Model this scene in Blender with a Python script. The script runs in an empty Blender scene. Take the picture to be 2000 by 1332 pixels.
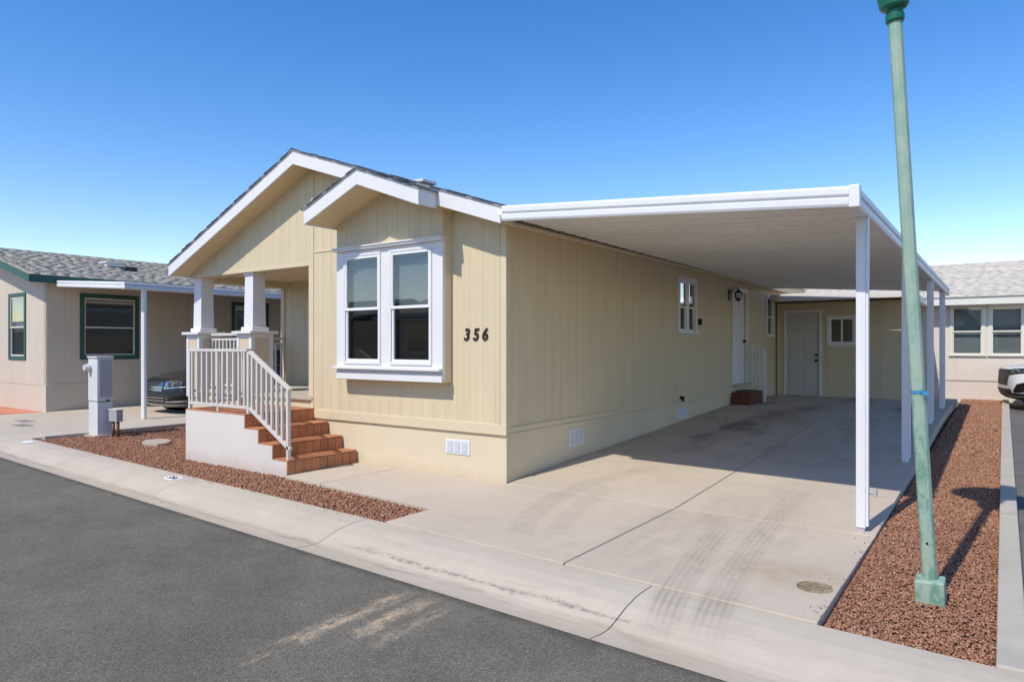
import bpy, bmesh, math, random
import numpy as np
from mathutils import Vector, Matrix
random.seed(7); rng = np.random.default_rng(7)
S = bpy.context.scene
COL = S.collection

# ------------------------------------------------------------------ camera
cam_d = bpy.data.cameras.new('camera'); cam = bpy.data.objects.new('camera', cam_d); COL.objects.link(cam)
cam_d.sensor_width = 36.0; cam_d.lens = 24.12; cam_d.shift_y = 0.005
cam_d.clip_start = 0.05; cam_d.clip_end = 3000
cam.location = (4.817, -6.599, 1.64)
cam.rotation_euler = (math.radians(90), 0, math.radians(35.62))
S.camera = cam

# ------------------------------------------------------------------ sky, sun, exposure
L = Vector((0.12, 0.84, -1.0)).normalized()          # direction the sunlight travels
elev = math.asin(-L.z); az = math.atan2(-L.x, -L.y)
wd = bpy.data.worlds.new('World'); S.world = wd; wd.use_nodes = True
wt = wd.node_tree; bgn = wt.nodes['Background']
sky = wt.nodes.new('ShaderNodeTexSky'); sky.sky_type = 'NISHITA'; sky.sun_disc = False
sky.sun_elevation = elev; sky.sun_rotation = az; sky.altitude = 600
sky.air_density = 1.0; sky.dust_density = 0.35; sky.ozone_density = 1.2
hs = wt.nodes.new('ShaderNodeHueSaturation'); hs.inputs['Saturation'].default_value = 1.52; hs.inputs['Hue'].default_value = 0.505; hs.inputs['Value'].default_value = 1.0   # the photograph's deeper blue, whole sky alike
wb = wt.nodes.new('ShaderNodeMix'); wb.data_type = 'RGBA'; wb.blend_type = 'MULTIPLY'; wb.inputs[0].default_value = 1.0; wb.inputs[7].default_value = (1.10, 0.985, 0.93, 1)   # camera white balance, whole sky alike
wt.links.new(sky.outputs[0], wb.inputs[6]); wt.links.new(wb.outputs[2], hs.inputs['Color']); wt.links.new(hs.outputs[0], bgn.inputs[0]); bgn.inputs[1].default_value = 0.15
sun_d = bpy.data.lights.new('sun', 'SUN'); sun_d.energy = 2.7; sun_d.angle = math.radians(0.53); sun_d.color = (1.0, 0.935, 0.83)
sun = bpy.data.objects.new('sun', sun_d); COL.objects.link(sun)
sun.rotation_euler = L.to_track_quat('-Z', 'Y').to_euler(); sun.location = (-3, -15, 20)
S.view_settings.view_transform = 'Standard'; S.view_settings.look = 'None'
S.view_settings.exposure = 0.58; S.view_settings.gamma = 1.0
S.render.engine = 'CYCLES'
S.cycles.use_denoising = True
S.cycles.max_bounces = 12; S.cycles.diffuse_bounces = 8; S.cycles.transparent_max_bounces = 12

# ------------------------------------------------------------------ material helpers
class NT:
    def __init__(s, name):
        s.m = bpy.data.materials.new(name); s.m.use_nodes = True; s.t = s.m.node_tree
        s.b = s.t.nodes['Principled BSDF']; s._pos = s._obj = None
    def n(s, typ, **kw):
        x = s.t.nodes.new(typ)
        for k, v in kw.items(): setattr(x, k, v)
        return x
    def put(s, sock, v):
        if isinstance(v, bpy.types.NodeSocket): s.t.links.new(v, sock)
        else: sock.default_value = v
    def M(s, op, a, b=None, c=None, clamp=False):
        x = s.n('ShaderNodeMath', operation=op, use_clamp=clamp); s.put(x.inputs[0], a)
        if b is not None: s.put(x.inputs[1], b)
        if c is not None: s.put(x.inputs[2], c)
        return x.outputs[0]
    def pos(s):
        if s._pos is None: s._pos = s.n('ShaderNodeNewGeometry').outputs['Position']
        return s._pos
    def obj(s):
        if s._obj is None: s._obj = s.n('ShaderNodeTexCoord').outputs['Object']
        return s._obj
    def xyz(s, v):
        x = s.n('ShaderNodeSeparateXYZ'); s.put(x.inputs[0], v); return x.outputs
    def noise(s, v, scale, detail=3, rough=0.6, stretch=None):
        if stretch:
            mp = s.n('ShaderNodeMapping'); s.put(mp.inputs[0], v); mp.inputs['Scale'].default_value = stretch; v = mp.outputs[0]
        x = s.n('ShaderNodeTexNoise'); s.put(x.inputs['Vector'], v)
        x.inputs['Scale'].default_value = scale; x.inputs['Detail'].default_value = detail; x.inputs['Roughness'].default_value = rough
        return x.outputs[0]
    def rng(s, v, a, b, c, d, smooth=False):
        x = s.n('ShaderNodeMapRange'); x.clamp = True
        if smooth: x.interpolation_type = 'SMOOTHSTEP'
        s.put(x.inputs[0], v)
        for i, q in enumerate((a, b, c, d)): s.put(x.inputs[1+i], q)
        return x.outputs[0]
    def mix(s, f, a, b, typ='MIX'):
        x = s.n('ShaderNodeMix', data_type='RGBA', blend_type=typ); s.put(x.inputs[0], f)
        for i, q in ((6, a), (7, b)): s.put(x.inputs[i], (*q, 1) if isinstance(q, tuple) and len(q) == 3 else q)
        return x.outputs[2]
    def mul(s, col, f):
        x = s.n('ShaderNodeVectorMath', operation='SCALE'); s.put(x.inputs[0], col if isinstance(col, bpy.types.NodeSocket) else tuple(col[:3])); s.put(x.inputs['Scale'], f)
        return x.outputs[0]
    def bump(s, h, strength, dist=0.01):
        x = s.n('ShaderNodeBump'); x.inputs['Strength'].default_value = strength; x.inputs['Distance'].default_value = dist
        s.put(x.inputs['Height'], h); s.t.links.new(x.outputs[0], s.b.inputs['Normal'])
    def out(s, col, rough=0.6, metal=0.0, spec=None):
        s.put(s.b.inputs['Base Color'], (*col, 1) if isinstance(col, tuple) and len(col) == 3 else col)
        s.put(s.b.inputs['Roughness'], rough); s.b.inputs['Metallic'].default_value = metal
        if spec is not None: s.b.inputs['Specular IOR Level'].default_value = spec
        return s.m

def splash(name, col, rough, top, dcol):
    t = NT(name); P = t.pos(); z = t.xyz(P)[2]; n1 = t.noise(P, 3.5, 6, 0.7); n2 = t.noise(P, 1.1, 3)
    c = t.mul(col, t.rng(n2, 0.3, 0.7, 0.96, 1.04)); edge = t.M('SUBTRACT', z, t.rng(n1, 0.3, 0.7, -0.3*top, 0.9*top))
    c = t.mix(t.rng(edge, -0.06, 0.12, 0.38, 0), c, dcol); t.bump(t.noise(P, 150, 3), 0.35, 0.003); return t.out(c, rough, spec=0.25)
def paint(name, col, rough=0.55, var=0.06, scale=1.6, bump=0.0, bscale=60, metal=0.0, rand=0.0, stretch=None, world=True, spec=0.35, dirt=0.0, dirtcol=(0.3, 0.25, 0.2)):
    t = NT(name); v = t.pos() if world else t.obj()
    nz = t.noise(v, scale, 4, 0.6, stretch)
    f = t.rng(nz, 0.3, 0.7, 1 - var, 1 + var)
    if rand:
        r = t.n('ShaderNodeObjectInfo').outputs['Random']
        f = t.M('MULTIPLY', f, t.rng(r, 0, 1, 1 - rand, 1 + rand))
    c = t.mul(col, f)
    if dirt:
        d = t.noise(v, 5.0, 6, 0.7, (1, 1, 0.35))
        c = t.mix(t.rng(d, 0.5, 0.8, 0, dirt), c, dirtcol)
    if bump: t.bump(t.noise(v, bscale, 3), bump, 0.004)
    return t.out(c, rough, metal, spec)

M = {}
CREAM = (0.625, 0.525, 0.345)
M['siding'] = paint('cream_siding', CREAM, 0.6, 0.05, 1.2, 0.25, 90, rand=0.010, stretch=(6, 6, 0.6), dirt=0.06)
M['cream'] = paint('cream_paint', (0.645, 0.545, 0.37), 0.6, 0.04, 1.5, 0.1, 120, dirt=0.05)
M['skirt'] = splash('cream_skirting', (0.655, 0.56, 0.395), 0.75, 0.10, (0.40, 0.31, 0.22))
M['soffit'] = paint('soffit_cream', (0.73, 0.57, 0.345), 0.65, 0.04)
M['white'] = paint('white_trim', (0.73, 0.715, 0.70), 0.45, 0.03, 2.0, dirt=0.05)
M['vinyl'] = paint('white_vinyl', (0.82, 0.82, 0.82), 0.35, 0.02)
M['metalwhite'] = paint('white_enamel_metal', (0.74, 0.735, 0.73), 0.4, 0.03, 1.5, dirt=0.16, dirtcol=(0.5, 0.46, 0.4))
M['pan'] = paint('carport_pan', (0.85, 0.825, 0.775), 0.5, 0.05, 0.9, dirt=0.08, rand=0.02)
M['rail'] = paint('railing_paint', (0.63, 0.59, 0.525), 0.5, 0.05, 4.0, dirt=0.08)
M['stucco'] = splash('white_stucco', (0.67, 0.62, 0.555), 0.9, 0.09, (0.42, 0.30, 0.22))
M['vent'] = paint('vent_plastic', (0.72, 0.73, 0.76), 0.5, 0.02)
M['slot'] = paint('vent_slot', (0.50, 0.52, 0.56), 0.6, 0.02)
M['hanger_gap_shade'] = paint('gap_shade_brown', (0.10, 0.085, 0.07), 0.7, 0.2, 6)  # dark brown standing for the shade in the panel-end gaps
M['black'] = paint('black_metal', (0.012, 0.011, 0.011), 0.45, 0.1)
M['rubber'] = paint('black_rubber', (0.02, 0.02, 0.021), 0.8, 0.1)
M['darkgrey'] = paint('dark_plastic', (0.035, 0.035, 0.037), 0.5, 0.1)
M['galv'] = paint('grey_enamel', (0.64, 0.64, 0.62), 0.5, 0.06, 3, dirt=0.2, dirtcol=(0.2, 0.17, 0.14))
M['galvdark'] = paint('grey_box_enamel', (0.42, 0.41, 0.42), 0.5, 0.06, 3)
M['conduit'] = paint('rusty_conduit', (0.20, 0.09, 0.06), 0.7, 0.2, 9)
M['conduitgrey'] = paint('cover_grey', (0.26, 0.24, 0.21), 0.85, 0.15, 9)
M['brass'] = paint('dark_bronze', (0.05, 0.035, 0.025), 0.35, 0.1, metal=0.8)
M['chrome'] = paint('chrome', (0.75, 0.75, 0.76), 0.12, 0.02, metal=1.0)
M['door'] = paint('door_white', (0.56, 0.53, 0.48), 0.45, 0.02)
M['blind'] = paint('blind_slat', (0.42, 0.41, 0.38), 0.6, 0.05)
M['room'] = paint('room_paint', (0.30, 0.27, 0.22), 0.8, 0.05)
M['brick'] = paint('step_brick', (0.16, 0.05, 0.035), 0.8, 0.2, 8, 0.3, 60, rand=0.15)
M['mat'] = paint('door_mat', (0.09, 0.085, 0.08), 0.95, 0.2, 30)
M['terra'] = paint('terracotta_tile', (0.44, 0.182, 0.085), 0.6, 0.14, 6, 0.15, 120, rand=0.13, dirt=0.15, dirtcol=(0.5, 0.36, 0.27))
M['grout'] = paint('tile_grout', (0.30, 0.15, 0.09), 0.9, 0.1)
M['nwall'] = paint('beige_siding', (0.575, 0.495, 0.40), 0.7, 0.04, 1.0, 0.15, 100, rand=0.015, dirt=0.05)
M['ngreen'] = paint('dark_green_trim', (0.030, 0.095, 0.078), 0.5, 0.1)
M['nsash'] = paint('cream_sash', (0.68, 0.66, 0.57), 0.5, 0.03)
M['rwall'] = paint('pale_siding', (0.68, 0.60, 0.52), 0.7, 0.04, 1.0, 0.1, 100, rand=0.015)
M['stone'] = paint('stepping_stone', (0.44, 0.37, 0.29), 0.9, 0.1, 8, 0.4, 60)
M['edging'] = paint('edging_concrete', (0.46, 0.415, 0.34), 0.85, 0.08, 3, 0.4, 90, dirt=0.2)
M['tape'] = paint('blue_tape', (0.05, 0.28, 0.45), 0.5, 0.05)
M['number'] = paint('number_brown', (0.035, 0.018, 0.012), 0.45, 0.05)
M['stencil'] = paint('stencil_black', (0.07, 0.07, 0.075), 0.8, 0.3, 20)
M['patch'] = paint('stencil_white', (0.74, 0.73, 0.70), 0.75, 0.05, 25, dirt=0.3, dirtcol=(0.45, 0.4, 0.35))
M['soil'] = paint('soil', (0.20, 0.095, 0.06), 0.95, 0.2, 12, 0.5, 80)
M['dirtground'] = paint('desert_ground', (0.19, 0.178, 0.16), 0.95, 0.15, 0.3, 0.5, 8)
M['verge'] = paint('verge_gravel', (0.17, 0.15, 0.135), 0.95, 0.2, 4)
M['roofgrey'] = paint('grey_roofing', (0.30, 0.28, 0.25), 0.9, 0.15, 6)
M['lamphead'] = paint('lamp_dark_green', (0.012, 0.13, 0.075), 0.4, 0.1)
M['lens'] = paint('lamp_lens', (0.65, 0.66, 0.62), 0.25, 0.02)
M['tarp'] = paint('orange_patio', (0.55, 0.22, 0.12), 0.85, 0.1)

def mk_glass(name, tint, fr=1.55):
    t = NT(name); t.t.nodes.remove(t.b); o = t.t.nodes['Material Output']
    ge = t.n('ShaderNodeNewGeometry'); dt = t.n('ShaderNodeVectorMath', operation='DOT_PRODUCT')
    t.t.links.new(ge.outputs['Normal'], dt.inputs[0]); t.t.links.new(ge.outputs['Incoming'], dt.inputs[1])
    f0 = ((fr - 1)/(fr + 1))**2; f = t.M('MULTIPLY_ADD', t.M('POWER', t.M('SUBTRACT', 1.0, t.M('ABSOLUTE', dt.outputs['Value'])), 5.0), 1 - f0, f0)
    a = t.n('ShaderNodeBsdfTransparent'); a.inputs[0].default_value = (*tint, 1)
    g = t.n('ShaderNodeBsdfGlossy'); g.inputs['Roughness'].default_value = 0.012; g.inputs[0].default_value = (0.95, 0.97, 1, 1)
    mx = t.n('ShaderNodeMixShader'); fac = t.M('MULTIPLY', f, 1.5, clamp=True)
    t.t.links.new(fac, mx.inputs[0]); t.t.links.new(a.outputs[0], mx.inputs[1]); t.t.links.new(g.outputs[0], mx.inputs[2])
    t.t.links.new(mx.outputs[0], o.inputs[0]); return t.m
M['glass'] = mk_glass('window_glass', (0.80, 0.84, 0.85))
M['screen'] = mk_glass('screened_glass', (0.48, 0.475, 0.46), 1.4)
M['carglass'] = mk_glass('car_glass', (0.12, 0.13, 0.13))
M['headlamp'] = mk_glass('headlamp_cover', (0.85, 0.87, 0.9))

def carpaint(name, col, flake=0.0, coat=0.8):
    t = NT(name); c = t.mul(col, t.rng(t.noise(t.pos(), 40, 2), 0.3, 0.7, 0.96, 1.04))
    m = t.out(c, 0.35, flake); t.b.inputs['Coat Weight'].default_value = coat; t.b.inputs['Coat Roughness'].default_value = 0.06; return m
M['carwhite'] = carpaint('white_car_paint', (0.74, 0.74, 0.75))
M['cardark'] = carpaint('charcoal_car_paint', (0.045, 0.05, 0.055), 0.5)
M['carlower'] = carpaint('grey_car_paint', (0.16, 0.17, 0.18), 0.5)

def mk_shingle(name, base, var):
    t = NT(name); at = t.n('ShaderNodeAttribute', attribute_name='Col').outputs['Color']
    n1 = t.noise(t.pos(), 90, 3); c = t.mul(t.mix(1.0, (*base, 1), at, 'MULTIPLY'), t.rng(n1, 0.3, 0.7, 0.86, 1.14))
    t.bump(n1, 0.5, 0.004); return t.out(c, 0.95, spec=0.15)
M['shingle'] = mk_shingle('dark_shingle', (0.085, 0.095, 0.11), 0.2)
M['shingle_n'] = mk_shingle('weathered_shingle', (0.44, 0.385, 0.315), 0.2)
M['shingle_r'] = mk_shingle('pale_shingle', (0.50, 0.465, 0.41), 0.15)
def mk_gravel():
    t = NT('red_gravel'); at = t.n('ShaderNodeAttribute', attribute_name='Col').outputs['Color']
    return t.out(t.mul(at, t.rng(t.noise(t.pos(), 160, 2), 0.3, 0.7, 0.8, 1.2)), 0.9, spec=0.2)
M['gravel'] = mk_gravel()

def mk_pole():
    t = NT('pole_green'); p = t.obj(); n1 = t.noise(p, 5, 5, 0.65); n2 = t.noise(p, 14, 5, 0.7, (1, 1, 0.5))
    c = t.mix(t.rng(n1, 0.45, 0.62, 0, 1), (0.345, 0.45, 0.345), (0.26, 0.40, 0.30))
    z = t.xyz(p)[2]
    scuff = t.M('MULTIPLY', t.rng(n2, 0.48, 0.60, 0, 0.85), t.rng(z, 2.2, 0.6, 0.2, 1.0))
    c = t.mix(scuff, c, (0.13, 0.27, 0.20)); n3 = t.noise(p, 60, 4, 0.7)
    c = t.mix(t.rng(n3, 0.62, 0.7, 0, 0.7), c, (0.42, 0.52, 0.42)); t.bump(n2, 0.15, 0.004)
    return t.out(c, 0.55)
M['pole'] = mk_pole()

def curve_mark(t, X, Y, pts, width, y0, y1, fade=0.5, sharp=0.5):
    # soft streak along x(y) = quadratic through three ground points
    ys = [p[1] for p in pts]; xs = [p[0] for p in pts]; a, b, c = np.polyfit(ys, xs, 2)
    cx = t.M('ADD', t.M('MULTIPLY', Y, t.M('ADD', t.M('MULTIPLY', Y, float(a)), float(b))), float(c))
    d = t.M('SUBTRACT', X, cx)
    m = t.rng(t.M('ABSOLUTE', d), width * sharp, width, 1, 0, True)
    m = t.M('MULTIPLY', m, t.rng(Y, y0, y0 + fade, 0, 1, True)); m = t.M('MULTIPLY', m, t.rng(Y, y1 - fade, y1, 1, 0, True))
    return m, d

def mk_concrete(name, base, marks=False, gutter=False):
    t = NT(name); P = t.pos(); x = t.xyz(P); X, Y = x[0], x[1]
    n1 = t.noise(P, 0.9, 6, 0.62); n2 = t.noise(P, 7, 6, 0.7); n3 = t.noise(P, 170, 2)
    c = t.mul(base, t.rng(n1, 0.3, 0.7, 0.93, 1.06)); c = t.mul(c, t.rng(n2, 0.3, 0.7, 0.96, 1.04)); c = t.mul(c, t.rng(n3, 0.3, 0.7, 0.95, 1.05))
    n4 = t.noise(P, 1.7, 5, 0.6); c = t.mix(t.rng(n4, 0.52, 0.75, 0, 0.25), c, (0.38, 0.31, 0.225))
    if marks:
        grit = t.noise(P, 22, 5, 0.75, (1.0, 0.45, 1)); tread = t.noise(P, 1.6, 4, 0.6, (1.2, 0.8, 1)); streak = t.noise(P, 3.0, 5, 0.7, (2, 0.4, 1)); tot = None
        for pts, w, y0, y1, k, lines in (
                ([(3.18, -2.97), (2.85, -1.17), (2.70, 0.2)], 0.15, -3.2, -0.1, 0.95, True),
                ([(3.42, -2.82), (3.19, -1.24), (3.04, 1.2)], 0.15, -3.1, 1.5, 0.95, True),
                ([(3.14, -1.0), (3.0, 0.2), (3.02, 1.3)], 0.45, -1.2, 1.6, 0.35, False),
                ([(2.95, -2.0), (2.75, -0.9), (2.62, 0.4)], 0.42, -2.6, 0.9, 0.45, False),
                ([(1.45, -1.8), (0.88, -0.1), (1.15, 1.6)], 0.17, -1.9, 1.9, 0.6, True),
                ([(1.70, -1.7), (1.22, -0.1), (1.05, 1.2)], 0.14, -1.8, 0.6, 0.5, True),
                ([(2.4, -2.1), (2.36, -1.0), (2.2, 0.2)], 0.40, -2.2, 0.2, 0.4, False),
                ([(1.06, 2.6), (1.05, 4.6), (1.22, 7.0)], 0.30, 2.4, 7.6, 1.0, False),
                ([(2.75, 2.4), (2.7, 4.6), (2.75, 6.4)], 0.45, 2.2, 7.4, 0.45, False)):
            m, d = curve_mark(t, X, Y, pts, w, y0, y1)
            ln_ = t.rng(t.M('SINE', t.M('MULTIPLY', t.M('ADD', d, t.rng(streak, 0.3, 0.7, -0.006, 0.006)), 2*math.pi/0.048)), -0.8, 0.9, 0.55, 1)
            ln_ = t.M('MULTIPLY', ln_, t.rng(grit, 0.36, 0.58, 0.35, 1.0))
            m = t.M('MULTIPLY', m, t.M('MULTIPLY', ln_, t.rng(tread, 0.30, 0.62, 0.40, 1)) if lines else t.rng(streak, 0.38, 0.62, 0.05, 1))
            m = t.M('MULTIPLY', m, k); tot = m if tot is None else t.M('MAXIMUM', tot, m)
        c = t.mix(t.M('MULTIPLY', tot, 0.46), c, (0.15, 0.125, 0.105))
        rust = t.noise(P, 0.75, 4, 0.6, (1.4, 0.6, 1)); rm = t.M('MULTIPLY', t.rng(rust, 0.5, 0.68, 0, 0.6), t.rng(Y, 2.2, 3.5, 0, 1))
        c = t.mix(rm, c, (0.30, 0.19, 0.15))  # rust stains, also a painted tint that warms the bluish carport shade
        oil = t.noise(P, 1.3, 4, 0.6, (1.0, 0.45, 1)); om = t.M('MULTIPLY', t.rng(oil, 0.56, 0.68, 0, 0.65), t.rng(Y, 2.0, 3.0, 0, 1))
        c = t.mix(om, c, (0.12, 0.105, 0.095))
        dx = t.M('SUBTRACT', X, 3.6); dy = t.M('ADD', Y, 1.45); rr = t.M('ADD', t.M('MULTIPLY', dx, dx), t.M('MULTIPLY', t.M('MULTIPLY', dy, dy), 2.0))
        c = t.mix(t.M('MULTIPLY', t.rng(rr, 0.02, 0.32, 1, 0, True), t.rng(n2, 0.35, 0.6, 0.1, 0.5)), c, (0.36, 0.27, 0.16))
        tw = t.noise(P, 0.5, 3); wv = t.noise(P, 2.2, 5, 0.7, (0.25, 1.2, 1)); c = t.mix(t.rng(wv, 0.55, 0.75, 0, 0.18), c, (0.30, 0.26, 0.22))
    if gutter:
        # distance from the back edge of the roll curb, dirt settles at the flow line
        D = t.M('SUBTRACT', t.M('SUBTRACT', -2.09, t.M('MULTIPLY', X, 0.045)), Y)
        wob = t.rng(t.noise(P, 3.0, 5, 0.7, (0.5, 1, 1)), 0.3, 0.7, -0.05, 0.05)
        D2 = t.M('ADD', D, wob)
        a = t.M('MULTIPLY', t.rng(t.M('ABSOLUTE', t.M('SUBTRACT', D2, 0.50)), 0.0, 0.035, 1, 0), t.rng(t.noise(P, 14, 4, 0.7), 0.4, 0.6, 0.1, 1))
        a = t.M('MULTIPLY', a, t.rng(t.M('ABSOLUTE', t.M('SUBTRACT', X, 1.7)), 0.9, 1.7, 0.75, 0.05))
        b = t.M('MULTIPLY', t.rng(t.M('ABSOLUTE', t.M('SUBTRACT', D2, 0.63)), 0.0, 0.05, 1, 0), t.rng(t.noise(P, 2.0, 4, 0.6, (0.4, 1, 1)), 0.42, 0.6, 0, 0.6))
        c = t.mix(t.M('MAXIMUM', a, b), c, (0.14, 0.115, 0.09))
        sc = t.noise(P, 3.5, 5, 0.7, (0.2, 2.5, 1)); c = t.mix(t.rng(sc, 0.55, 0.75, 0, 0.35), c, (0.30, 0.25, 0.20))
        sand = t.M('MULTIPLY', t.rng(D2, 0.52, 0.62, 0, 1), t.rng(n4, 0.4, 0.6, 0.1, 0.6)); c = t.mix(sand, c, (0.50, 0.40, 0.29))
        tread = t.noise(P, 1.6, 4, 0.6, (1.2, 0.8, 1)); tot = None
        for pts, w in (([(3.18, -2.97), (2.85, -1.17), (2.70, 0.2)], 0.15), ([(3.42, -2.82), (3.19, -1.24), (3.04, 1.2)], 0.15)):
            m, d = curve_mark(t, X, Y, pts, w, -2.85, 0.0); ln_ = t.rng(t.M('SINE', t.M('MULTIPLY', d, 2*math.pi/0.048)), -0.8, 0.9, 0.45, 1); m = t.M('MULTIPLY', m, t.M('MULTIPLY', ln_, t.rng(tread, 0.30, 0.62, 0.35, 0.9))); tot = m if tot is None else t.M('MAXIMUM', tot, m)
        c = t.mix(t.M('MULTIPLY', tot, 0.5), c, (0.135, 0.115, 0.10))
    t.bump(t.M('ADD', n3, t.M('MULTIPLY', n2, 0.6)), 0.28, 0.004)
    return t.out(c, 0.88, spec=0.25)
M['concrete'] = mk_concrete('concrete', (0.525, 0.45, 0.355))
M['drive'] = mk_concrete('driveway_concrete', (0.525, 0.445, 0.348), marks=True)
M['curb'] = mk_concrete('curb_concrete', (0.51, 0.445, 0.352), gutter=True)

def mk_asphalt(name, base, dust=False):
    t = NT(name); P = t.pos(); x = t.xyz(P); X, Y = x[0], x[1]
    vo = t.n('ShaderNodeTexVoronoi'); t.put(vo.inputs['Vector'], P); vo.inputs['Scale'].default_value = 130
    sp = t.xyz(vo.outputs['Color'])[0]
    n1 = t.noise(P, 0.7, 5, 0.6); n2 = t.noise(P, 5, 5, 0.65); n3 = t.noise(P, 60, 4, 0.75)
    c = t.mul(base, t.rng(n1, 0.3, 0.7, 0.84, 1.16)); c = t.mul(c, t.rng(n2, 0.3, 0.7, 0.9, 1.1))
    c = t.mul(c, t.rng(sp, 0.1, 0.95, 0.70, 1.35)); c = t.mul(c, t.rng(n3, 0.3, 0.7, 0.86, 1.14))
    c = t.mix(t.rng(t.noise(P, 1.1, 4), 0.5, 0.7, 0, 0.25), c, (0.10, 0.08, 0.085))
    if dust:
        s = t.noise(P, 3.2, 6, 0.75, (2.2, 0.7, 1)); tot = None
        for pts, w, y0, y1, k in (([(1.50, -4.3), (1.42, -3.6), (1.40, -3.0)], 0.13, -4.6, -2.98, 1.0), ([(1.72, -4.1), (1.66, -3.6), (1.62, -3.0)], 0.12, -4.0, -2.98, 0.9),
                                  ([(1.9, -4.2), (1.85, -3.6), (1.8, -3.0)], 0.10, -4.0, -2.98, 0.45)):
            m, d = curve_mark(t, X, Y, pts, w, y0, y1, 0.35, 0.1); m = t.M('MULTIPLY', m, t.M('MULTIPLY', t.rng(s, 0.42, 0.60, 0, 1), k)); tot = m if tot is None else t.M('MAXIMUM', tot, m)
        tot = t.M('MULTIPLY', tot, t.rng(sp, 0.0, 0.6, 0.5, 1)); tot = t.M('MULTIPLY', tot, t.rng(t.noise(P, 11, 6, 0.8, (1.4, 0.7, 1)), 0.40, 0.54, 0.10, 1))
        c = t.mix(tot, c, (0.64, 0.49, 0.32))
        edge = t.M('SUBTRACT', t.M('SUBTRACT', -2.89, t.M('MULTIPLY', X, 0.045)), Y)
        e = t.M('MULTIPLY', t.rng(t.M('ADD', edge, t.rng(n2, 0.3, 0.7, -0.03, 0.03)), 0.0, 0.10, 0.55, 0), 1.0); c = t.mix(e, c, (0.035, 0.035, 0.033))
        spk = t.noise(P, 28, 2, 0.5); c = t.mix(t.rng(spk, 0.73, 0.76, 0, 0.7), c, (0.42, 0.38, 0.31))
    t.bump(t.M('ADD', n3, t.M('MULTIPLY', sp, 0.7)), 0.7, 0.006)
    return t.out(c, 0.9, spec=0.25)
M['asphalt'] = mk_asphalt('asphalt', (0.156, 0.142, 0.110), True)
M['lot'] = mk_asphalt('parking_asphalt', (0.15, 0.14, 0.125))
def mk_cover():
    t = NT('rusty_iron'); n1 = t.noise(t.obj(), 14, 6, 0.75)
    c = t.mix(t.rng(n1, 0.4, 0.65, 0, 1), (0.17, 0.115, 0.06), (0.38, 0.30, 0.20)); t.bump(n1, 0.5, 0.004); return t.out(c, 0.8)
M['rust'] = mk_cover()

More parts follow.
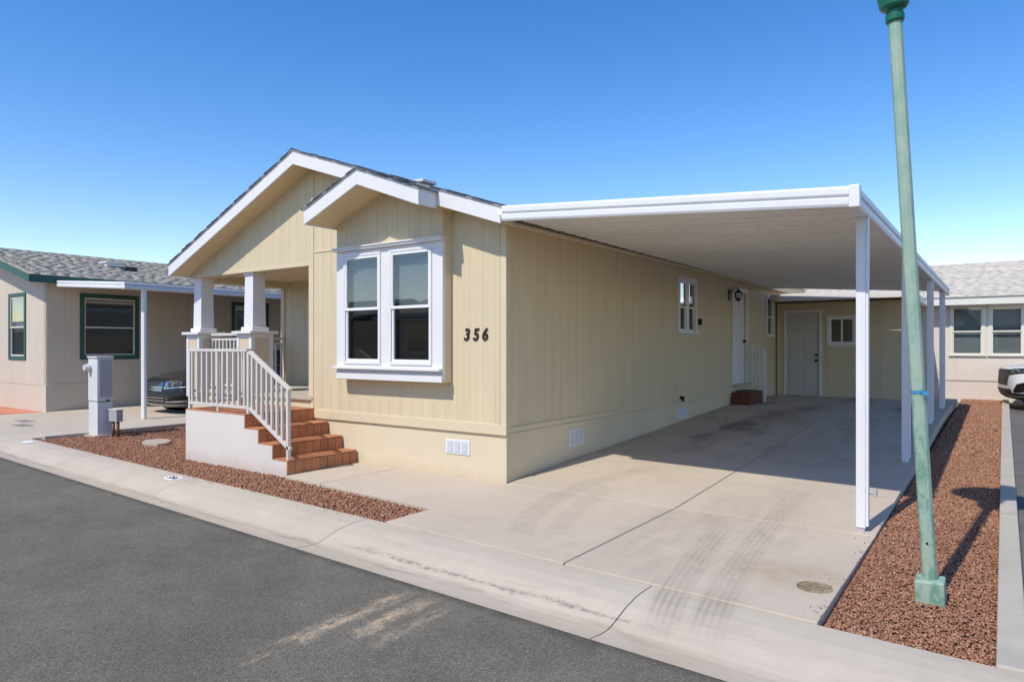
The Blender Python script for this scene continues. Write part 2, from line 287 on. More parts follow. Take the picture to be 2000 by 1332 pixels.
# ------------------------------------------------------------------ geometry helpers
WO = {}
def place(o, parent, org):
    COL.objects.link(o); WO[o.name] = Vector(org)
    if parent is not None: o.parent = parent; o.location = Vector(org) - WO[parent.name]
    else: o.location = Vector(org)
    return o
def tag(o, label=None, cat=None, group=None, kind=None):
    for k, v in (('label', label), ('category', cat), ('group', group), ('kind', kind)):
        if v: o[k] = v
    return o
def empty(name, loc, label=None, cat=None, group=None, kind=None, parent=None):
    o = bpy.data.objects.new(name, None); o.empty_display_size = 0.2; place(o, parent, loc); return tag(o, label, cat, group, kind)
class MB:
    def __init__(s, T=None): s.v = []; s.f = []; s.T = T
    def add(s, vs, fs):
        k = len(s.v); s.v += [s.T(*p) if s.T else tuple(p) for p in vs]; s.f += [tuple(i + k for i in f) for f in fs]; return s
    def box(s, x0, x1, y0, y1, z0, z1):
        return s.add([(x0,y0,z0),(x1,y0,z0),(x1,y1,z0),(x0,y1,z0),(x0,y0,z1),(x1,y0,z1),(x1,y1,z1),(x0,y1,z1)],
                     [(0,3,2,1),(4,5,6,7),(0,1,5,4),(1,2,6,5),(2,3,7,6),(3,0,4,7)])
    def prism(s, poly, a, b, ax='y'):
        n = len(poly)
        mk = {'y': lambda p, q: (p[0], q, p[1]), 'x': lambda p, q: (q, p[0], p[1]), 'z': lambda p, q: (p[0], p[1], q)}[ax]
        return s.add([mk(p, a) for p in poly] + [mk(p, b) for p in poly],
                     [tuple(range(n)), tuple(range(2*n-1, n-1, -1))] + [(i, (i+1) % n, n + (i+1) % n, n + i) for i in range(n)])
    def bar(s, p, q, w, h=None, up=(0, 0, 1)):
        h = h or w; p = Vector(p); q = Vector(q); d = (q - p).normalized(); r = d.cross(Vector(up))
        if r.length < 1e-4: r = d.cross(Vector((0, 1, 0)))
        r.normalize(); u = r.cross(d); vs = []
        for e in (p, q):
            for a, b in ((-1,-1),(1,-1),(1,1),(-1,1)): vs.append(tuple(e + r*a*w/2 + u*b*h/2))
        return s.add(vs, [(0,1,2,3),(7,6,5,4),(0,4,5,1),(1,5,6,2),(2,6,7,3),(3,7,4,0)])
    def tube(s, p, q, r0, r1=None, n=12, caps=True):
        r1 = r0 if r1 is None else r1; p = Vector(p); q = Vector(q); d = (q - p).normalized()
        a = d.orthogonal().normalized(); b = d.cross(a); vs = []
        for e, r in ((p, r0), (q, r1)):
            for i in range(n):
                t = 2*math.pi*i/n; vs.append(tuple(e + (a*math.cos(t) + b*math.sin(t))*r))
        fs = [(i, (i+1) % n, n + (i+1) % n, n + i) for i in range(n)]
        if caps: fs += [tuple(range(n-1, -1, -1)), tuple(range(n, 2*n))]
        return s.add(vs, fs)
    def lathe(s, prof, n=24, c=(0, 0, 0)):
        vs = []; m = len(prof)
        for r, z in prof:
            for i in range(n): t = 2*math.pi*i/n; vs.append((c[0] + r*math.cos(t), c[1] + r*math.sin(t), c[2] + z))
        fs = [(j*n + i, j*n + (i+1) % n, (j+1)*n + (i+1) % n, (j+1)*n + i) for j in range(m-1) for i in range(n)]
        return s.add(vs, fs + [tuple(range(n-1, -1, -1)), tuple(range((m-1)*n, m*n))])
    def loft(s, secs, closed=True, caps=True):
        n = len(secs[0]); vs = [p for c in secs for p in c]
        fs = [(j*n + i, j*n + (i+1) % n, (j+1)*n + (i+1) % n, (j+1)*n + i) for j in range(len(secs)-1) for i in range(n if closed else n-1)]
        if caps: fs += [tuple(range(n-1, -1, -1)), tuple(range((len(secs)-1)*n, len(secs)*n))]
        return s.add(vs, fs)
    def build(s, name, mat, parent=None, org=None, bevel=0.0, smooth=False, subsurf=0, label=None):
        A = np.array(s.v, dtype=float)
        if org is None:
            lo, hi = A.min(0), A.max(0); org = ((lo[0]+hi[0])/2, (lo[1]+hi[1])/2, lo[2])
        me = bpy.data.meshes.new(name); me.from_pydata([tuple(p) for p in (A - np.array(org))], [], s.f)
        bm = bmesh.new(); bm.from_mesh(me); bmesh.ops.recalc_face_normals(bm, faces=bm.faces); bm.to_mesh(me); bm.free()
        me.materials.append(M[mat] if isinstance(mat, str) else mat)
        if smooth: me.polygons.foreach_set('use_smooth', [True]*len(me.polygons))
        o = place(bpy.data.objects.new(name, me), parent, org)
        if bevel:
            b = o.modifiers.new('bevel', 'BEVEL'); b.width = bevel; b.segments = 2; b.limit_method = 'ANGLE'; b.harden_normals = False
        if subsurf:
            b = o.modifiers.new('subd', 'SUBSURF'); b.levels = subsurf; b.render_levels = subsurf
        if label: o['label'] = label
        return o
def box(name, mat, parent, x0, x1, y0, y1, z0, z1, bevel=0.0, **k):
    return MB().box(x0, x1, y0, y1, z0, z1).build(name, mat, parent, bevel=bevel, **k)
def share(src, parent, org):
    o = bpy.data.objects.new(src.name.split('.')[0], src.data); place(o, parent, org)
    for md in src.modifiers:
        n = o.modifiers.new(md.name, md.type)
        if md.type == 'BEVEL': n.width = md.width; n.segments = md.segments; n.limit_method = 'ANGLE'
    return o
def colour_mesh(name, V, F, cols, mat, parent=None, org=(0, 0, 0), kind=None):
    """numpy mesh with one colour per vertex; F all of the same length"""
    me = bpy.data.meshes.new(name); nv, nf, k = len(V), len(F), F.shape[1]
    me.vertices.add(nv); me.vertices.foreach_set('co', (V - np.array(org)).astype(np.float32).ravel())
    me.loops.add(nf*k); me.loops.foreach_set('vertex_index', F.astype(np.int32).ravel())
    me.polygons.add(nf); me.polygons.foreach_set('loop_start', np.arange(0, nf*k, k, dtype=np.int32))
    me.update(calc_edges=True); me.validate()
    ca = me.color_attributes.new('Col', 'FLOAT_COLOR', 'POINT'); ca.data.foreach_set('color', np.c_[cols, np.ones(len(cols))].astype(np.float32).ravel())
    me.materials.append(M[mat]); o = place(bpy.data.objects.new(name, me), parent, org)
    if kind: o['kind'] = kind
    return o
def shingles(parent, corner, along, up, mat, tw=0.33, ex=0.14, var=0.22, normal=None):
    c = np.array(corner); A = np.array(along); U = np.array(up); la, lu = np.linalg.norm(A), np.linalg.norm(U)
    a, u = A/la, U/lu; nrm = np.cross(a, u); nrm = nrm if nrm[2] > 0 else -nrm
    V, K = [], []
    rows = int(lu/ex)
    for r in range(rows):
        off = (r % 3)*tw*0.37; x = -off
        while x < la:
            w = tw*random.uniform(0.6, 1.3); x0, x1 = max(x, -0.01), min(x + w - 0.006, la + 0.01); x += w
            if x1 - x0 < 0.03: continue
            y0 = r*ex - random.uniform(0.0, 0.012) - 0.02; y1 = min((r+1)*ex + 0.02, lu)
            t0 = random.uniform(0.010, 0.024)
            for (p, q, h) in ((x0,y0,0),(x1,y0,0),(x1,y1,0),(x0,y1,0),(x0,y0,t0),(x1,y0,t0),(x1,y1,0.004),(x0,y1,0.004)):
                V.append(c + a*p + u*q + nrm*h)
            g = random.uniform(1 - var, 1 + var)*(1 + 0.5*var*math.sin(x*1.3 + r)); h = random.uniform(-0.03, 0.03); K += [(g*(1+h), g, g*(1-h))]*8
    V = np.array(V); n = len(V)//8
    Fb = np.array([(0,1,5,4),(1,2,6,5),(4,5,6,7),(3,0,4,7)]); F = (np.arange(n)[:, None, None]*8 + Fb[None]).reshape(-1, 4)
    return colour_mesh('shingles', V, F, np.array(K), mat, parent, tuple(corner), 'stuff')

def segs(v0, v1, holes):
    out = [(v0, v1)]
    for a, b in holes:
        nx = []
        for p, q in out:
            if b <= p or a >= q: nx.append((p, q)); continue
            if a > p: nx.append((p, a))
            if b < q: nx.append((b, q))
        out = nx
    return [(p, q) for p, q in out if q - p > 0.015]
def siding(parent, T, u0, u1, v0, top, holes=(), pitch=0.2, mat='siding', name='siding_board', th=0.011, gap=0.0035):
    """T(u, v, n) -> world; vertical boards with recessed grooves, cut round the openings. top = function of u"""
    u = u0
    while u < u1 - 1e-4:
        ue = min(u + pitch, u1); a, b = u + gap/2, ue - gap/2
        hs = [(h[2], h[3]) for h in holes if h[0] < b and h[1] > a]
        cut = sorted({a, b} | {min(max(h[k], a), b) for h in holes for k in (0, 1) if a < h[k] < b})
        for p, q in zip(cut[:-1], cut[1:]):
            hh = [(h[2], h[3]) for h in holes if h[0] < q - 1e-4 and h[1] > p + 1e-4]
            tp, tq = top(p), top(q)
            for s0, s1 in segs(v0, max(tp, tq), hh):
                e0, e1 = (tp, tq) if s1 == max(tp, tq) else (s1, s1)
                MB(T).add([(p,s0,-0.003),(q,s0,-0.003),(q,e1,-0.003),(p,e0,-0.003),(p,s0,th),(q,s0,th),(q,e1,th),(p,e0,th)],
                          [(0,3,2,1),(4,5,6,7),(0,1,5,4),(1,2,6,5),(2,3,7,6),(3,0,4,7)]).build(name, mat, parent)
        u = ue
def backing(name, parent, T, u0, u1, v0, v1, holes, mat, n0=-0.10, n1=0.0):
    """solid wall with real rectangular openings"""
    us = sorted({u0, u1} | {h[k] for h in holes for k in (0, 1)}); m = MB(T)
    for p, q in zip(us[:-1], us[1:]):
        for s0, s1 in segs(v0, v1, [(h[2], h[3]) for h in holes if h[0] < q - 1e-4 and h[1] > p + 1e-4]): m.box(p, q, s0, s1, n0, n1)
    return m.build(name, mat, parent)
def TF(org, U, N):
    o, U, N = Vector(org), Vector(U), Vector(N)
    return lambda u, v, n: tuple(o + U*u + Vector((0, 0, 1))*v + N*n)

def window(parent, T, u0, u1, v0, v1, trim=0.08, cols=1, split=0.5, horizontal=False, trim_mat='white', sash_mat='vinyl', proud=0.025, blind=True, sill=True, screen_low=True, label=None, mull=0.05, depth=0.0):
    """(u0..u1, v0..v1) is the opening; trim is nailed round it"""
    m = MB(T); t = trim; p = proud
    m.box(u0-t, u1+t, v1, v1+t, depth, depth+p).box(u0-t, u0, v0, v1, depth, depth+p).box(u1, u1+t, v0, v1, depth, depth+p)
    if sill: m.box(u0-t-0.02, u1+t+0.02, v0-t*0.6, v0, depth, depth+p+0.025)
    else: m.box(u0-t, u1+t, v0-t, v0, depth, depth+p)
    w = m.build('window', trim_mat, parent, bevel=0.004, label=label)
    cw = (u1 - u0 - mull*(cols-1))/cols
    for i in range(cols):
        a = u0 + i*(cw + mull); b = a + cw; f = 0.035; d = depth
        if i: MB(T).box(a-mull, a, v0, v1, d-0.05, d+p*0.8).build('mullion', sash_mat, w, bevel=0.003)
        if horizontal:
            mid = (a+b)/2; fr = MB(T).box(a,b,v0,v0+f,d-0.05,d+0.008).box(a,b,v1-f,v1,d-0.05,d+0.008).box(a,a+f,v0+f,v1-f,d-0.05,d+0.008).box(b-f,b,v0+f,v1-f,d-0.05,d+0.008).box(mid-f/2,mid+f/2,v0+f,v1-f,d-0.05,d+0.012)
            fr.build('sash', sash_mat, w, bevel=0.002)
            for q0, q1 in ((a+f, mid-f/2), (mid+f/2, b-f)): MB(T).box(q0, q1, v0+f, v1-f, d-0.028, d-0.024).build('pane', 'glass', w)
        else:
            vm = v0 + (v1-v0)*split
            # upper sash outside, lower sash set back
            MB(T).box(a,b,v1-f,v1,d-0.03,d+0.010).box(a,a+f*0.7,vm,v1-f,d-0.03,d+0.010).box(b-f*0.7,b,vm,v1-f,d-0.03,d+0.010).box(a,b,vm-f,vm,d-0.03,d+0.013).build('sash', sash_mat, w, bevel=0.002)
            MB(T).box(a+f*0.7, b-f*0.7, vm, v1-f, d-0.012, d-0.008).build('pane', 'glass', w)
            MB(T).box(a,b,v0,v0+f,d-0.055,d-0.005).box(a,a+f*0.8,v0+f,vm-f,d-0.055,d-0.005).box(b-f*0.8,b,v0+f,vm-f,d-0.055,d-0.005).build('sash', sash_mat, w, bevel=0.002)
            MB(T).box(a+f*0.8, b-f*0.8, v0+f, vm-f, d-0.032, d-0.028).build('pane', 'screen' if screen_low else 'glass', w)
        if blind:
            s = MB(T); z = v0 + 0.02; bd = d - 0.11
            while z < v1 - 0.05:
                s.add([(a+0.02,z,bd+0.010),(b-0.02,z,bd+0.010),(b-0.02,z+0.024,bd-0.008),(a+0.02,z+0.024,bd-0.008)], [(0,1,2,3)]); z += 0.026
            s.box(a+0.015, b-0.015, v1-0.05, v1, bd-0.02, bd+0.02); s.build('blind', 'blind', w)
    return w

# ------------------------------------------------------------------ ground levels
def zd(y): return 0.012 + (0.0 if y < 0 else (0.046*y if y < 8 else 0.368))
def zg(y): return -0.045 + 0.017*(y + 2.3)                 # gravel strip beside the driveway
def yb(x): return -2.09 - 0.045*x                          # back edge of the roll curb

g = MB(); g.add([(-900,-900,-0.42),(900,-900,-0.42),(900,900,-0.42),(-900,900,-0.42)], [(0,1,2,3)])
tag(g.build('ground', 'dirtground'), 'dry tan desert ground around the lots', 'ground', kind='structure')
# road: gently crowned sheet
r = MB(); xs = [-90,-40,-20,-10,-6,-3,0,3,6,10,20,40,90]; prof = [(0.0,-0.098),(0.4,-0.088),(1.2,-0.07),(3.2,-0.04),(5.6,-0.075),(7.2,-0.11)]
vs = [(x - 0.045*d, yb(x) - 0.785 - d, z) for x in xs for d, z in prof]; n = len(prof)
r.add(vs, [(i*n+j, i*n+j+1, (i+1)*n+j+1, (i+1)*n+j) for i in range(len(xs)-1) for j in range(n-1)])
tag(r.build('road', 'asphalt'), 'dark grey asphalt street with pale sand streaks', 'road', kind='structure')
# far verge across the street (behind the camera, seen only in reflections)
r = MB(); r.box(-90, 60, -40, -10.3, -0.4, -0.05); tag(r.build('verge', 'verge'), 'tan verge across the street behind the viewer', 'ground', kind='structure')
# roll curb, cast in sections
cp = [(0.0,0.0),(0.10,0.0),(0.22,-0.008),(0.36,-0.035),(0.48,-0.075),(0.56,-0.100),(0.62,-0.108),(0.70,-0.104),(0.80,-0.092)]
curb = empty('curb', (0, -2.5, -0.1), 'pale concrete roll curb running along the asphalt street', 'curb', kind='structure')
js = [-60, -30, -21, -15.5, -12.6, -9.5, -6.4, -3.29, -0.10, 2.86, 5.9, 9, 12, 20, 60]
for a, b in zip(js[:-1], js[1:]):
    a2, b2 = a + 0.004, b - 0.004; m = MB(); k = len(cp); nx_ = max(2, int((b2-a2)/0.5)); vs = []
    for i in range(nx_+1):
        x = a2 + (b2-a2)*i/nx_
        for d, z in cp: vs.append((x - 0.045*d, yb(x) - d, z))
        vs.append((x - 0.045*0.8, yb(x) - 0.8, -0.3)); vs.append((x, yb(x), -0.3))
    m.loft([vs[i*(k+2):(i+1)*(k+2)] for i in range(nx_+1)])
    m.build('curb_section', 'curb', curb)
m = MB().box(-30, 30, -0.35, 0.0, -0.5, -0.12)   # bed under the joints
tag(MB(lambda x, y, z: (x, yb(x) - 0.2 + y, z)).box(-60, 60, -0.55, 0.15, -0.4, -0.125).build('curb_bed', 'soil'), 'compacted earth under the curb joints', 'ground', kind='structure')

# driveway slabs
drive = empty('driveway', (2.0, 5.0, 0.0), 'sloping concrete driveway with tyre marks beside the cream house', 'driveway', kind='structure')
def slab(parent, x0, x1, y0, y1, zf=zd, mat='drive', thick=0.14, front=None, name='slab'):
    g_ = 0.006; x0 += g_; x1 -= g_; y0 += 0 if front else g_; y1 -= g_; m = MB(); ny = max(2, int((y1-y0)/0.4)); secs = []
    for i in range(ny+1):
        f = i/ny; s_ = []
        for x in (x0, x1):
            ys_ = (front(x) if front else y0); y = ys_ + (y1-ys_)*f; s_.append((x, y, zf(y)))
        for x in (x1, x0):
            ys_ = (front(x) if front else y0); y = ys_ + (y1-ys_)*f; s_.append((x, y, zf(y) - thick))
        secs.append(s_)
    return m.loft(secs).build(name, mat, parent, bevel=0.006)
JX = 2.13
for x0, x1 in ((0.02, JX), (JX, 3.93)):
    xx0 = 0.14 if x0 < 1 else x0
    slab(drive, xx0, x1, -2.2, -0.02, front=lambda x: yb(x) + 0.006)
    for a, b in ((-0.02, 3.7), (3.7, 7.6), (7.6, 12.9)): slab(drive, x0, x1, a, b)
m = MB(); secs = []
for i in range(31):
    y = -2.0 + i*0.495; secs.append([(0.16,y,zd(y)-0.05),(3.9,y,zd(y)-0.05),(3.9,y,zd(y)-0.30),(0.16,y,zd(y)-0.30)])
m.loft(secs).build('slab_bed', 'soil', drive)
# front walk between the stair and the house corner
walk = empty('walkway', (-1.2, -0.6, 0.0), 'pale concrete walk between red tiled stairs and house corner', 'walkway', kind='structure')
fw_ = lambda x: -1.235 - 0.075*(x + 2.3)
for x0, x1 in ((-2.58, -1.82), (-1.82, 0.14)):
    slab(walk, x0, x1, -1.2, 0.02, zf=lambda y: 0.0, mat='concrete', front=fw_)
# soil sheets under the gravel
sm = MB(); sm.add([(-9.25,-1.6,-0.05),(0.14,-2.095,-0.05),(0.14,-0.5,-0.05),(-9.25,-0.5,-0.05)], [(0,1,2,3)])
sm.add([(-9.25,-0.5,-0.05),(-4.9,-0.5,-0.05),(-4.9,0.02,-0.05),(-6.8,0.02,-0.05),(-6.8,14,0.05),(-9.25,14,0.05)], [(0,1,2,3,4,5)])
tag(sm.build('planting_bed', 'soil'), 'brown soil under the front red gravel', 'ground', kind='structure')
sm = MB(); sm.add([(3.92,-2.29,zg(-2.3)-0.012),(4.80,-2.30,zg(-2.3)-0.012),(4.80,15,zg(15)-0.012),(3.92,15,zg(15)-0.012)], [(0,1,2,3)])
tag(sm.build('side_planting_bed', 'soil'), 'brown soil under the side gravel strip', 'ground', kind='structure')

# ------------------------------------------------------------------ red gravel
def stones(name, pts, zs, sizes, label):
    n = len(pts); base = np.array([(1,0,0),(-1,0,0),(0,1,0),(0,-1,0),(0,0,1),(0,0,-1)], float)
    F0 = np.array([(0,2,4),(2,1,4),(1,3,4),(3,0,4),(2,0,5),(1,2,5),(3,1,5),(0,3,5)])
    q = rng.normal(size=(n, 4)); q /= np.linalg.norm(q, axis=1)[:, None]; w, x, y, z = q.T
    R = np.stack([1-2*(y*y+z*z), 2*(x*y-z*w), 2*(x*z+y*w), 2*(x*y+z*w), 1-2*(x*x+z*z), 2*(y*z-x*w), 2*(x*z-y*w), 2*(y*z+x*w), 1-2*(x*x+y*y)], 1).reshape(n, 3, 3)
    sc = sizes[:, None, None]*rng.uniform(0.55, 1.25, size=(n, 6, 3))
    V = np.einsum('nij,nkj->nki', R, base[None]*sc); V[:, :, 2] *= 0.75
    V += np.c_[pts, zs][:, None, :]
    F = (np.arange(n)[:, None, None]*6 + F0[None]).reshape(-1, 3)
    pal = np.array([(0.37,0.19,0.112),(0.335,0.155,0.09),(0.41,0.23,0.14),(0.30,0.14,0.085),(0.44,0.28,0.19),(0.35,0.20,0.135),(0.48,0.35,0.255)])
    c = pal[rng.choice(len(pal), n, p=(0.31,0.25,0.18,0.14,0.04,0.07,0.01))]*rng.uniform(0.82, 1.2, size=(n, 1))
    o = colour_mesh(name, V.reshape(-1, 3), F, np.repeat(c, 6, 0), 'gravel', None, (float(pts[:,0].mean()), float(pts[:,1].mean()), 0.0))
    return tag(o, label, 'gravel', kind='stuff')
# front bed
N = 36000; p = np.c_[rng.uniform(-9.3, 0.15, N), rng.uniform(-2.15, 5.0, N)]
x, y = p.T
inb = (y > -2.085 - 0.045*x) & (y < np.where(x > -2.6, -1.245 - 0.075*(x+2.3), np.where(x > -5.0, -1.17, np.where(x > -6.88, -0.02, 5.0))))
inb &= (x > -9.2)
p = p[inb]
N2 = 44000; p2 = np.c_[rng.uniform(-9.2, 0.15, N2), rng.uniform(-2.15, 0.0, N2)]; x, y = p2.T
inb = (y > -2.08 - 0.045*x) & (y < np.where(x > -2.6, -1.245 - 0.075*(x+2.3), np.where(x > -5.0, -1.17, 0))); p2 = p2[inb]
p = np.r_[p, p2]
stones('gravel_bed', p, -0.036 + rng.uniform(-0.008, 0.012, len(p)), rng.uniform(0.008, 0.0185, len(p))*rng.choice([0.75, 1.0, 1.25], len(p)), 'red brown gravel in front of the porch stairs')
# side strip
a = np.c_[rng.uniform(3.945, 4.78, 17000), rng.uniform(-2.32, 0.8, 17000)]; b = np.c_[rng.uniform(3.945, 4.78, 15000), rng.uniform(0.8, 5.0, 15000)]; c = np.c_[rng.uniform(3.945, 4.78, 9000), rng.uniform(5.0, 14.9, 9000)]
p = np.r_[a, b, c]; sz = np.r_[rng.uniform(0.006, 0.0145, 17000), rng.uniform(0.008, 0.019, 15000), rng.uniform(0.016, 0.028, 9000)]
k = p[:,1] > -2.09 - 0.045*p[:,0] + 0.01; p, sz = p[k], sz[k]
stones('gravel_strip', p, zg(p[:,1]) + rng.uniform(-0.006, 0.012, len(p)), sz, 'red brown gravel strip around the green light pole')
q = np.r_[np.c_[3.93 - np.abs(rng.normal(0, 0.06, 60)), rng.uniform(-2.2, 1.5, 60)], np.c_[rng.uniform(-7.5, 0.1, 70), 0*np.arange(70)]]
q[60:, 1] = yb(q[60:, 0]) - np.abs(rng.normal(0, 0.05, 70))
stones('spilled_gravel', q, np.r_[np.full(60, 0.016), np.full(70, 0.004)], rng.uniform(0.004, 0.009, len(q)), 'stray red stones spilled from the gravel onto the concrete')
# concrete edging right of the strip
ed = empty('edging', (4.85, 6, 0.05), 'narrow concrete edging between gravel strip and parking lot', 'edging', kind='structure')
eys = [-2.31, 1.2, 4.6, 8.0, 11.4, 14.6]
for a, b in zip(eys[:-1], eys[1:]):
    MB().loft([[(4.785,y,zg(y)-0.15),(4.925,y,zg(y)-0.15),(4.925,y,zg(y)+0.06),(4.785,y,zg(y)+0.06)] for y in np.linspace(a+0.004, b-0.004, 5)]).build('edging_section', 'edging', ed, bevel=0.012)
m = MB(); m.loft([[(4.93,y,zg(y)-0.3),(40,y,zg(y)-0.3),(40,y,zg(y)-0.05),(4.93,y,zg(y)-0.05)] for y in np.linspace(-2.34, 15.2, 8)])
tag(m.build('parking_lot', 'lot'), 'worn grey asphalt parking area right of the edging', 'parking lot', kind='structure')
# yard behind
m = MB().box(-12, 30, 14.0, 60, -0.4, 0.16); tag(m.build('back_yard', 'dirtground'), 'tan ground under the rear house', 'ground', kind='structure')

# ------------------------------------------------------------------ the house
RX, RZ = -3.57, 4.29                                   # ridge of the soffit line
EL, ER = -7.0, 0.165                                   # eaves
def zs_(x): return RZ - (0.333*(x-RX) if x > RX else 0.412*(RX-x))
DEP = 14.0; FY = -0.36
house = empty('mobile_home', (-3.5, 6, 0), 'cream single storey mobile home with white trim and number 356', 'house')
TFr = TF((0, 0, 0), (1, 0, 0), (0, -1, 0))             # front plane: u = x, n towards the street
TSd = TF((0, 0, 0), (0, 1, 0), (1, 0, 0))              # side plane:  u = y, n = +x
# openings on the side wall (u0,u1,v0,v1)
W1 = (5.36, 6.14, 1.92, 2.84); DR = (8.42, 9.30, 0.80, 2.84); W2 = (11.06, 11.58, 1.92, 2.86)
sideH = [W1, DR, W2]
sw = backing('side_wall', house, TSd, 0, DEP, 0.55, 3.16, sideH, 'siding', -0.10, -0.0025)
siding(sw, TF((-0.011, 0, 0), (0, 1, 0), (1, 0, 0)), 0.06, DEP, 0.66, lambda u: 3.09, sideH)
BX0, BX1 = -2.83, -0.85                                # bay
fh = [(BX0+0.1, BX1-0.1, 1.35, 2.95)]
fwl = backing('front_wall', house, TFr, -3.56, -0.10, 0.55, 3.06, fh, 'siding', -0.10, -0.0025)
siding(fwl, TF((0, 0.011, 0), (1, 0, 0), (0, -1, 0)), -3.55, -0.06, 0.69, lambda u: zs_(u), [(BX0+0.1, BX1-0.1, 0.9, 3.2)])
# gable above the eaves
MB().prism([(-6.95, zs_(-6.95)+0.01), (-6.95, 2.86), (-3.57, 2.86), (-3.57, 3.06), (-0.01, 3.06), (-0.01, zs_(-0.01)), (RX, RZ+0.03)], 0.0025, 0.10).build('gable', 'siding', house)
gb = bpy.data.objects['gable']
siding(gb, TF((0, 0.011, 0), (1, 0, 0), (0, -1, 0)), -6.93, -3.57, 2.90, lambda u: zs_(u))
# trim on the front
box('trim_strip', 'cream', house, -3.60, -3.545, -0.012, 0.03, 0.575, zs_(-3.57)-0.01, 0.003)
box('trim_strip', 'cream', house, -3.545, BX0, -0.010, 0.02, 3.025, 3.05, 0.003)
box('corner_trim', 'cream', house, -0.07, 0.014, -0.014, 0.08, 0.60, 3.07, 0.004)
box('belt_trim', 'cream', house, -3.545, 0.018, -0.020, 0.02, 0.575, 0.70, 0.004)
MB().box(0.002, 0.016, 0.08, DEP, 0.60, 0.665).build('belt_trim', 'cream', house, bevel=0.003)
MB().box(-0.02, 0.008, 0.08, DEP, 0.545, 0.592).build('belt_trim', 'skirt', house, bevel=0.003)
# porch beam, ceiling, back wall, jamb
box('porch_beam', 'cream', house, -6.95, -3.60, -0.004, 0.28, 2.845, 2.90, 0.003)
box('porch_ceiling', 'soffit', house, -6.95, -3.56, 0.10, 2.0, 2.90, 2.94)
box('porch_beam', 'cream', house, -6.97, -6.70, 0.281, 1.9, 2.78, 2.90, 0.004)
TPb = TF((0, 1.90, 0), (1, 0, 0), (0, -1, 0))
pb = backing('porch_back_wall', house, TPb, -6.92, -3.45, 0.6, 2.90, [], 'siding', -0.10, -0.011)
siding(pb, TF((0, 1.911, 0), (1, 0, 0), (0, -1, 0)), -6.84, -3.56, 0.88, lambda u: 2.90)
box('corner_trim', 'cream', house, -6.95, -6.84, 1.87, 1.97, 0.6, 2.90, 0.004)
box('jamb_wall', 'siding', house, -3.56, -3.46, 0.101, 1.90, 0.6, 2.90)
box('jamb_trim', 'cream', house, -3.66, -3.601, -0.008, 0.06, 0.89, 2.845, 0.004)
MB(TPb).box(-5.75, -5.60, 1.18, 1.32, 0.0, 0.03).build('outlet', 'brass', house, bevel=0.01)
MB(TPb).box(-5.1, -4.2, 0.9, 2.55, 0.0, 0.03).build('porch_door', 'door', house, bevel=0.01)
box('porch_deck', 'edging', house, -6.95, -3.56, -0.03, 1.9, 0.83, 0.885, 0.008)
# hidden walls closing the house
MB().box(-6.95, -6.85, 1.97, DEP, 0.0, 2.92).box(-6.95, 0, DEP-0.1, DEP, 0.0, 3.0).build('rear_wall', 'siding', house)
box('floor', 'room', house, -6.85, -0.1, 1.99, DEP-0.1, 0.70, 0.78)
box('floor', 'room', house, -3.46, -0.1, 0.1, 1.98, 0.70, 0.78)
# skirting
sk = MB().box(-6.95, -0.03, 0.02, 0.08, -0.1, 0.85)
MB().box(-3.545, 0.0, 0.012, 0.10, -0.1, 0.574).build('skirting', 'skirt', house)
MB().box(-6.95, -3.56, 0.02, 0.08, -0.1, 0.83).build('skirting', 'skirt', house)
MB().box(-0.07, -0.004, 0.101, DEP, -0.1, 0.545).build('skirting', 'skirt', house)
MB().box(-6.95, -6.87, 0.081, DEP, -0.1, 0.83).build('skirting', 'skirt', house)
# roof deck, fascias, shingles
dk = [(EL, zs_(EL)), (RX, RZ), (ER, zs_(ER))]
H = 0.19
poly = dk + [(x, z + H) for x, z in dk[::-1]]
MB().prism(poly, FY + 0.03, DEP + 0.3).build('roof_deck', 'soffit', house)
for s0, s1 in ((EL - 0.03, RX), (RX, ER + 0.02)):
    MB().prism([(s0, zs_(s0) - 0.012), (s1, zs_(s1) - 0.012), (s1, zs_(s1) + H), (s0, zs_(s0) + H)], FY, FY + 0.029).build('rake_board', 'white', house, bevel=0.004)
MB().box(ER+0.001, ER + 0.022, FY + 0.031, DEP + 0.3, zs_(ER) - 0.012, zs_(ER) + H - 0.005).build('eave_fascia', 'cream', house, bevel=0.003)
MB().box(EL - 0.03, EL - 0.001, FY + 0.031, DEP + 0.3, zs_(EL) - 0.012, zs_(EL) + H - 0.005).build('eave_fascia', 'white', house, bevel=0.003)
roof = empty('roof', (RX, 6, RZ), parent=house)
for sx, e in ((1, ER + 0.035), (-1, EL - 0.04)):
    z0 = zs_(e) + H + 0.004
    shingles(roof, (e, FY - 0.02, z0), (0, DEP + 0.3 - FY, 0), (RX - e, 0, RZ + H + 0.004 - z0), 'shingle', var=0.35)
    MB().prism([(e, z0 - 0.012), (RX, RZ + H - 0.004), (RX, RZ + H + 0.007), (e, z0 + 0.001)], FY - 0.018, FY + 0.03).build('drip_edge', 'galvdark', roof)
rc = MB()
for i in range(44):
    y0 = FY - 0.02 + i*0.33; rc.add([(RX-0.14, y0, RZ+H-0.035),(RX, y0, RZ+H+0.028),(RX+0.14, y0, RZ+H-0.03),(RX-0.14, y0+0.34, RZ+H-0.05),(RX, y0+0.34, RZ+H+0.012),(RX+0.14, y0+0.34, RZ+H-0.045)], [(0,1,4,3),(1,2,5,4)])
tag(rc.build('ridge_cap', M['black'], roof), kind='stuff'); rc_ = bpy.data.objects['ridge_cap']
rc_.data.materials.clear(); rc_.data.materials.append(paint('ridge_shingle', (0.07, 0.078, 0.09), 0.95, 0.2, 20))
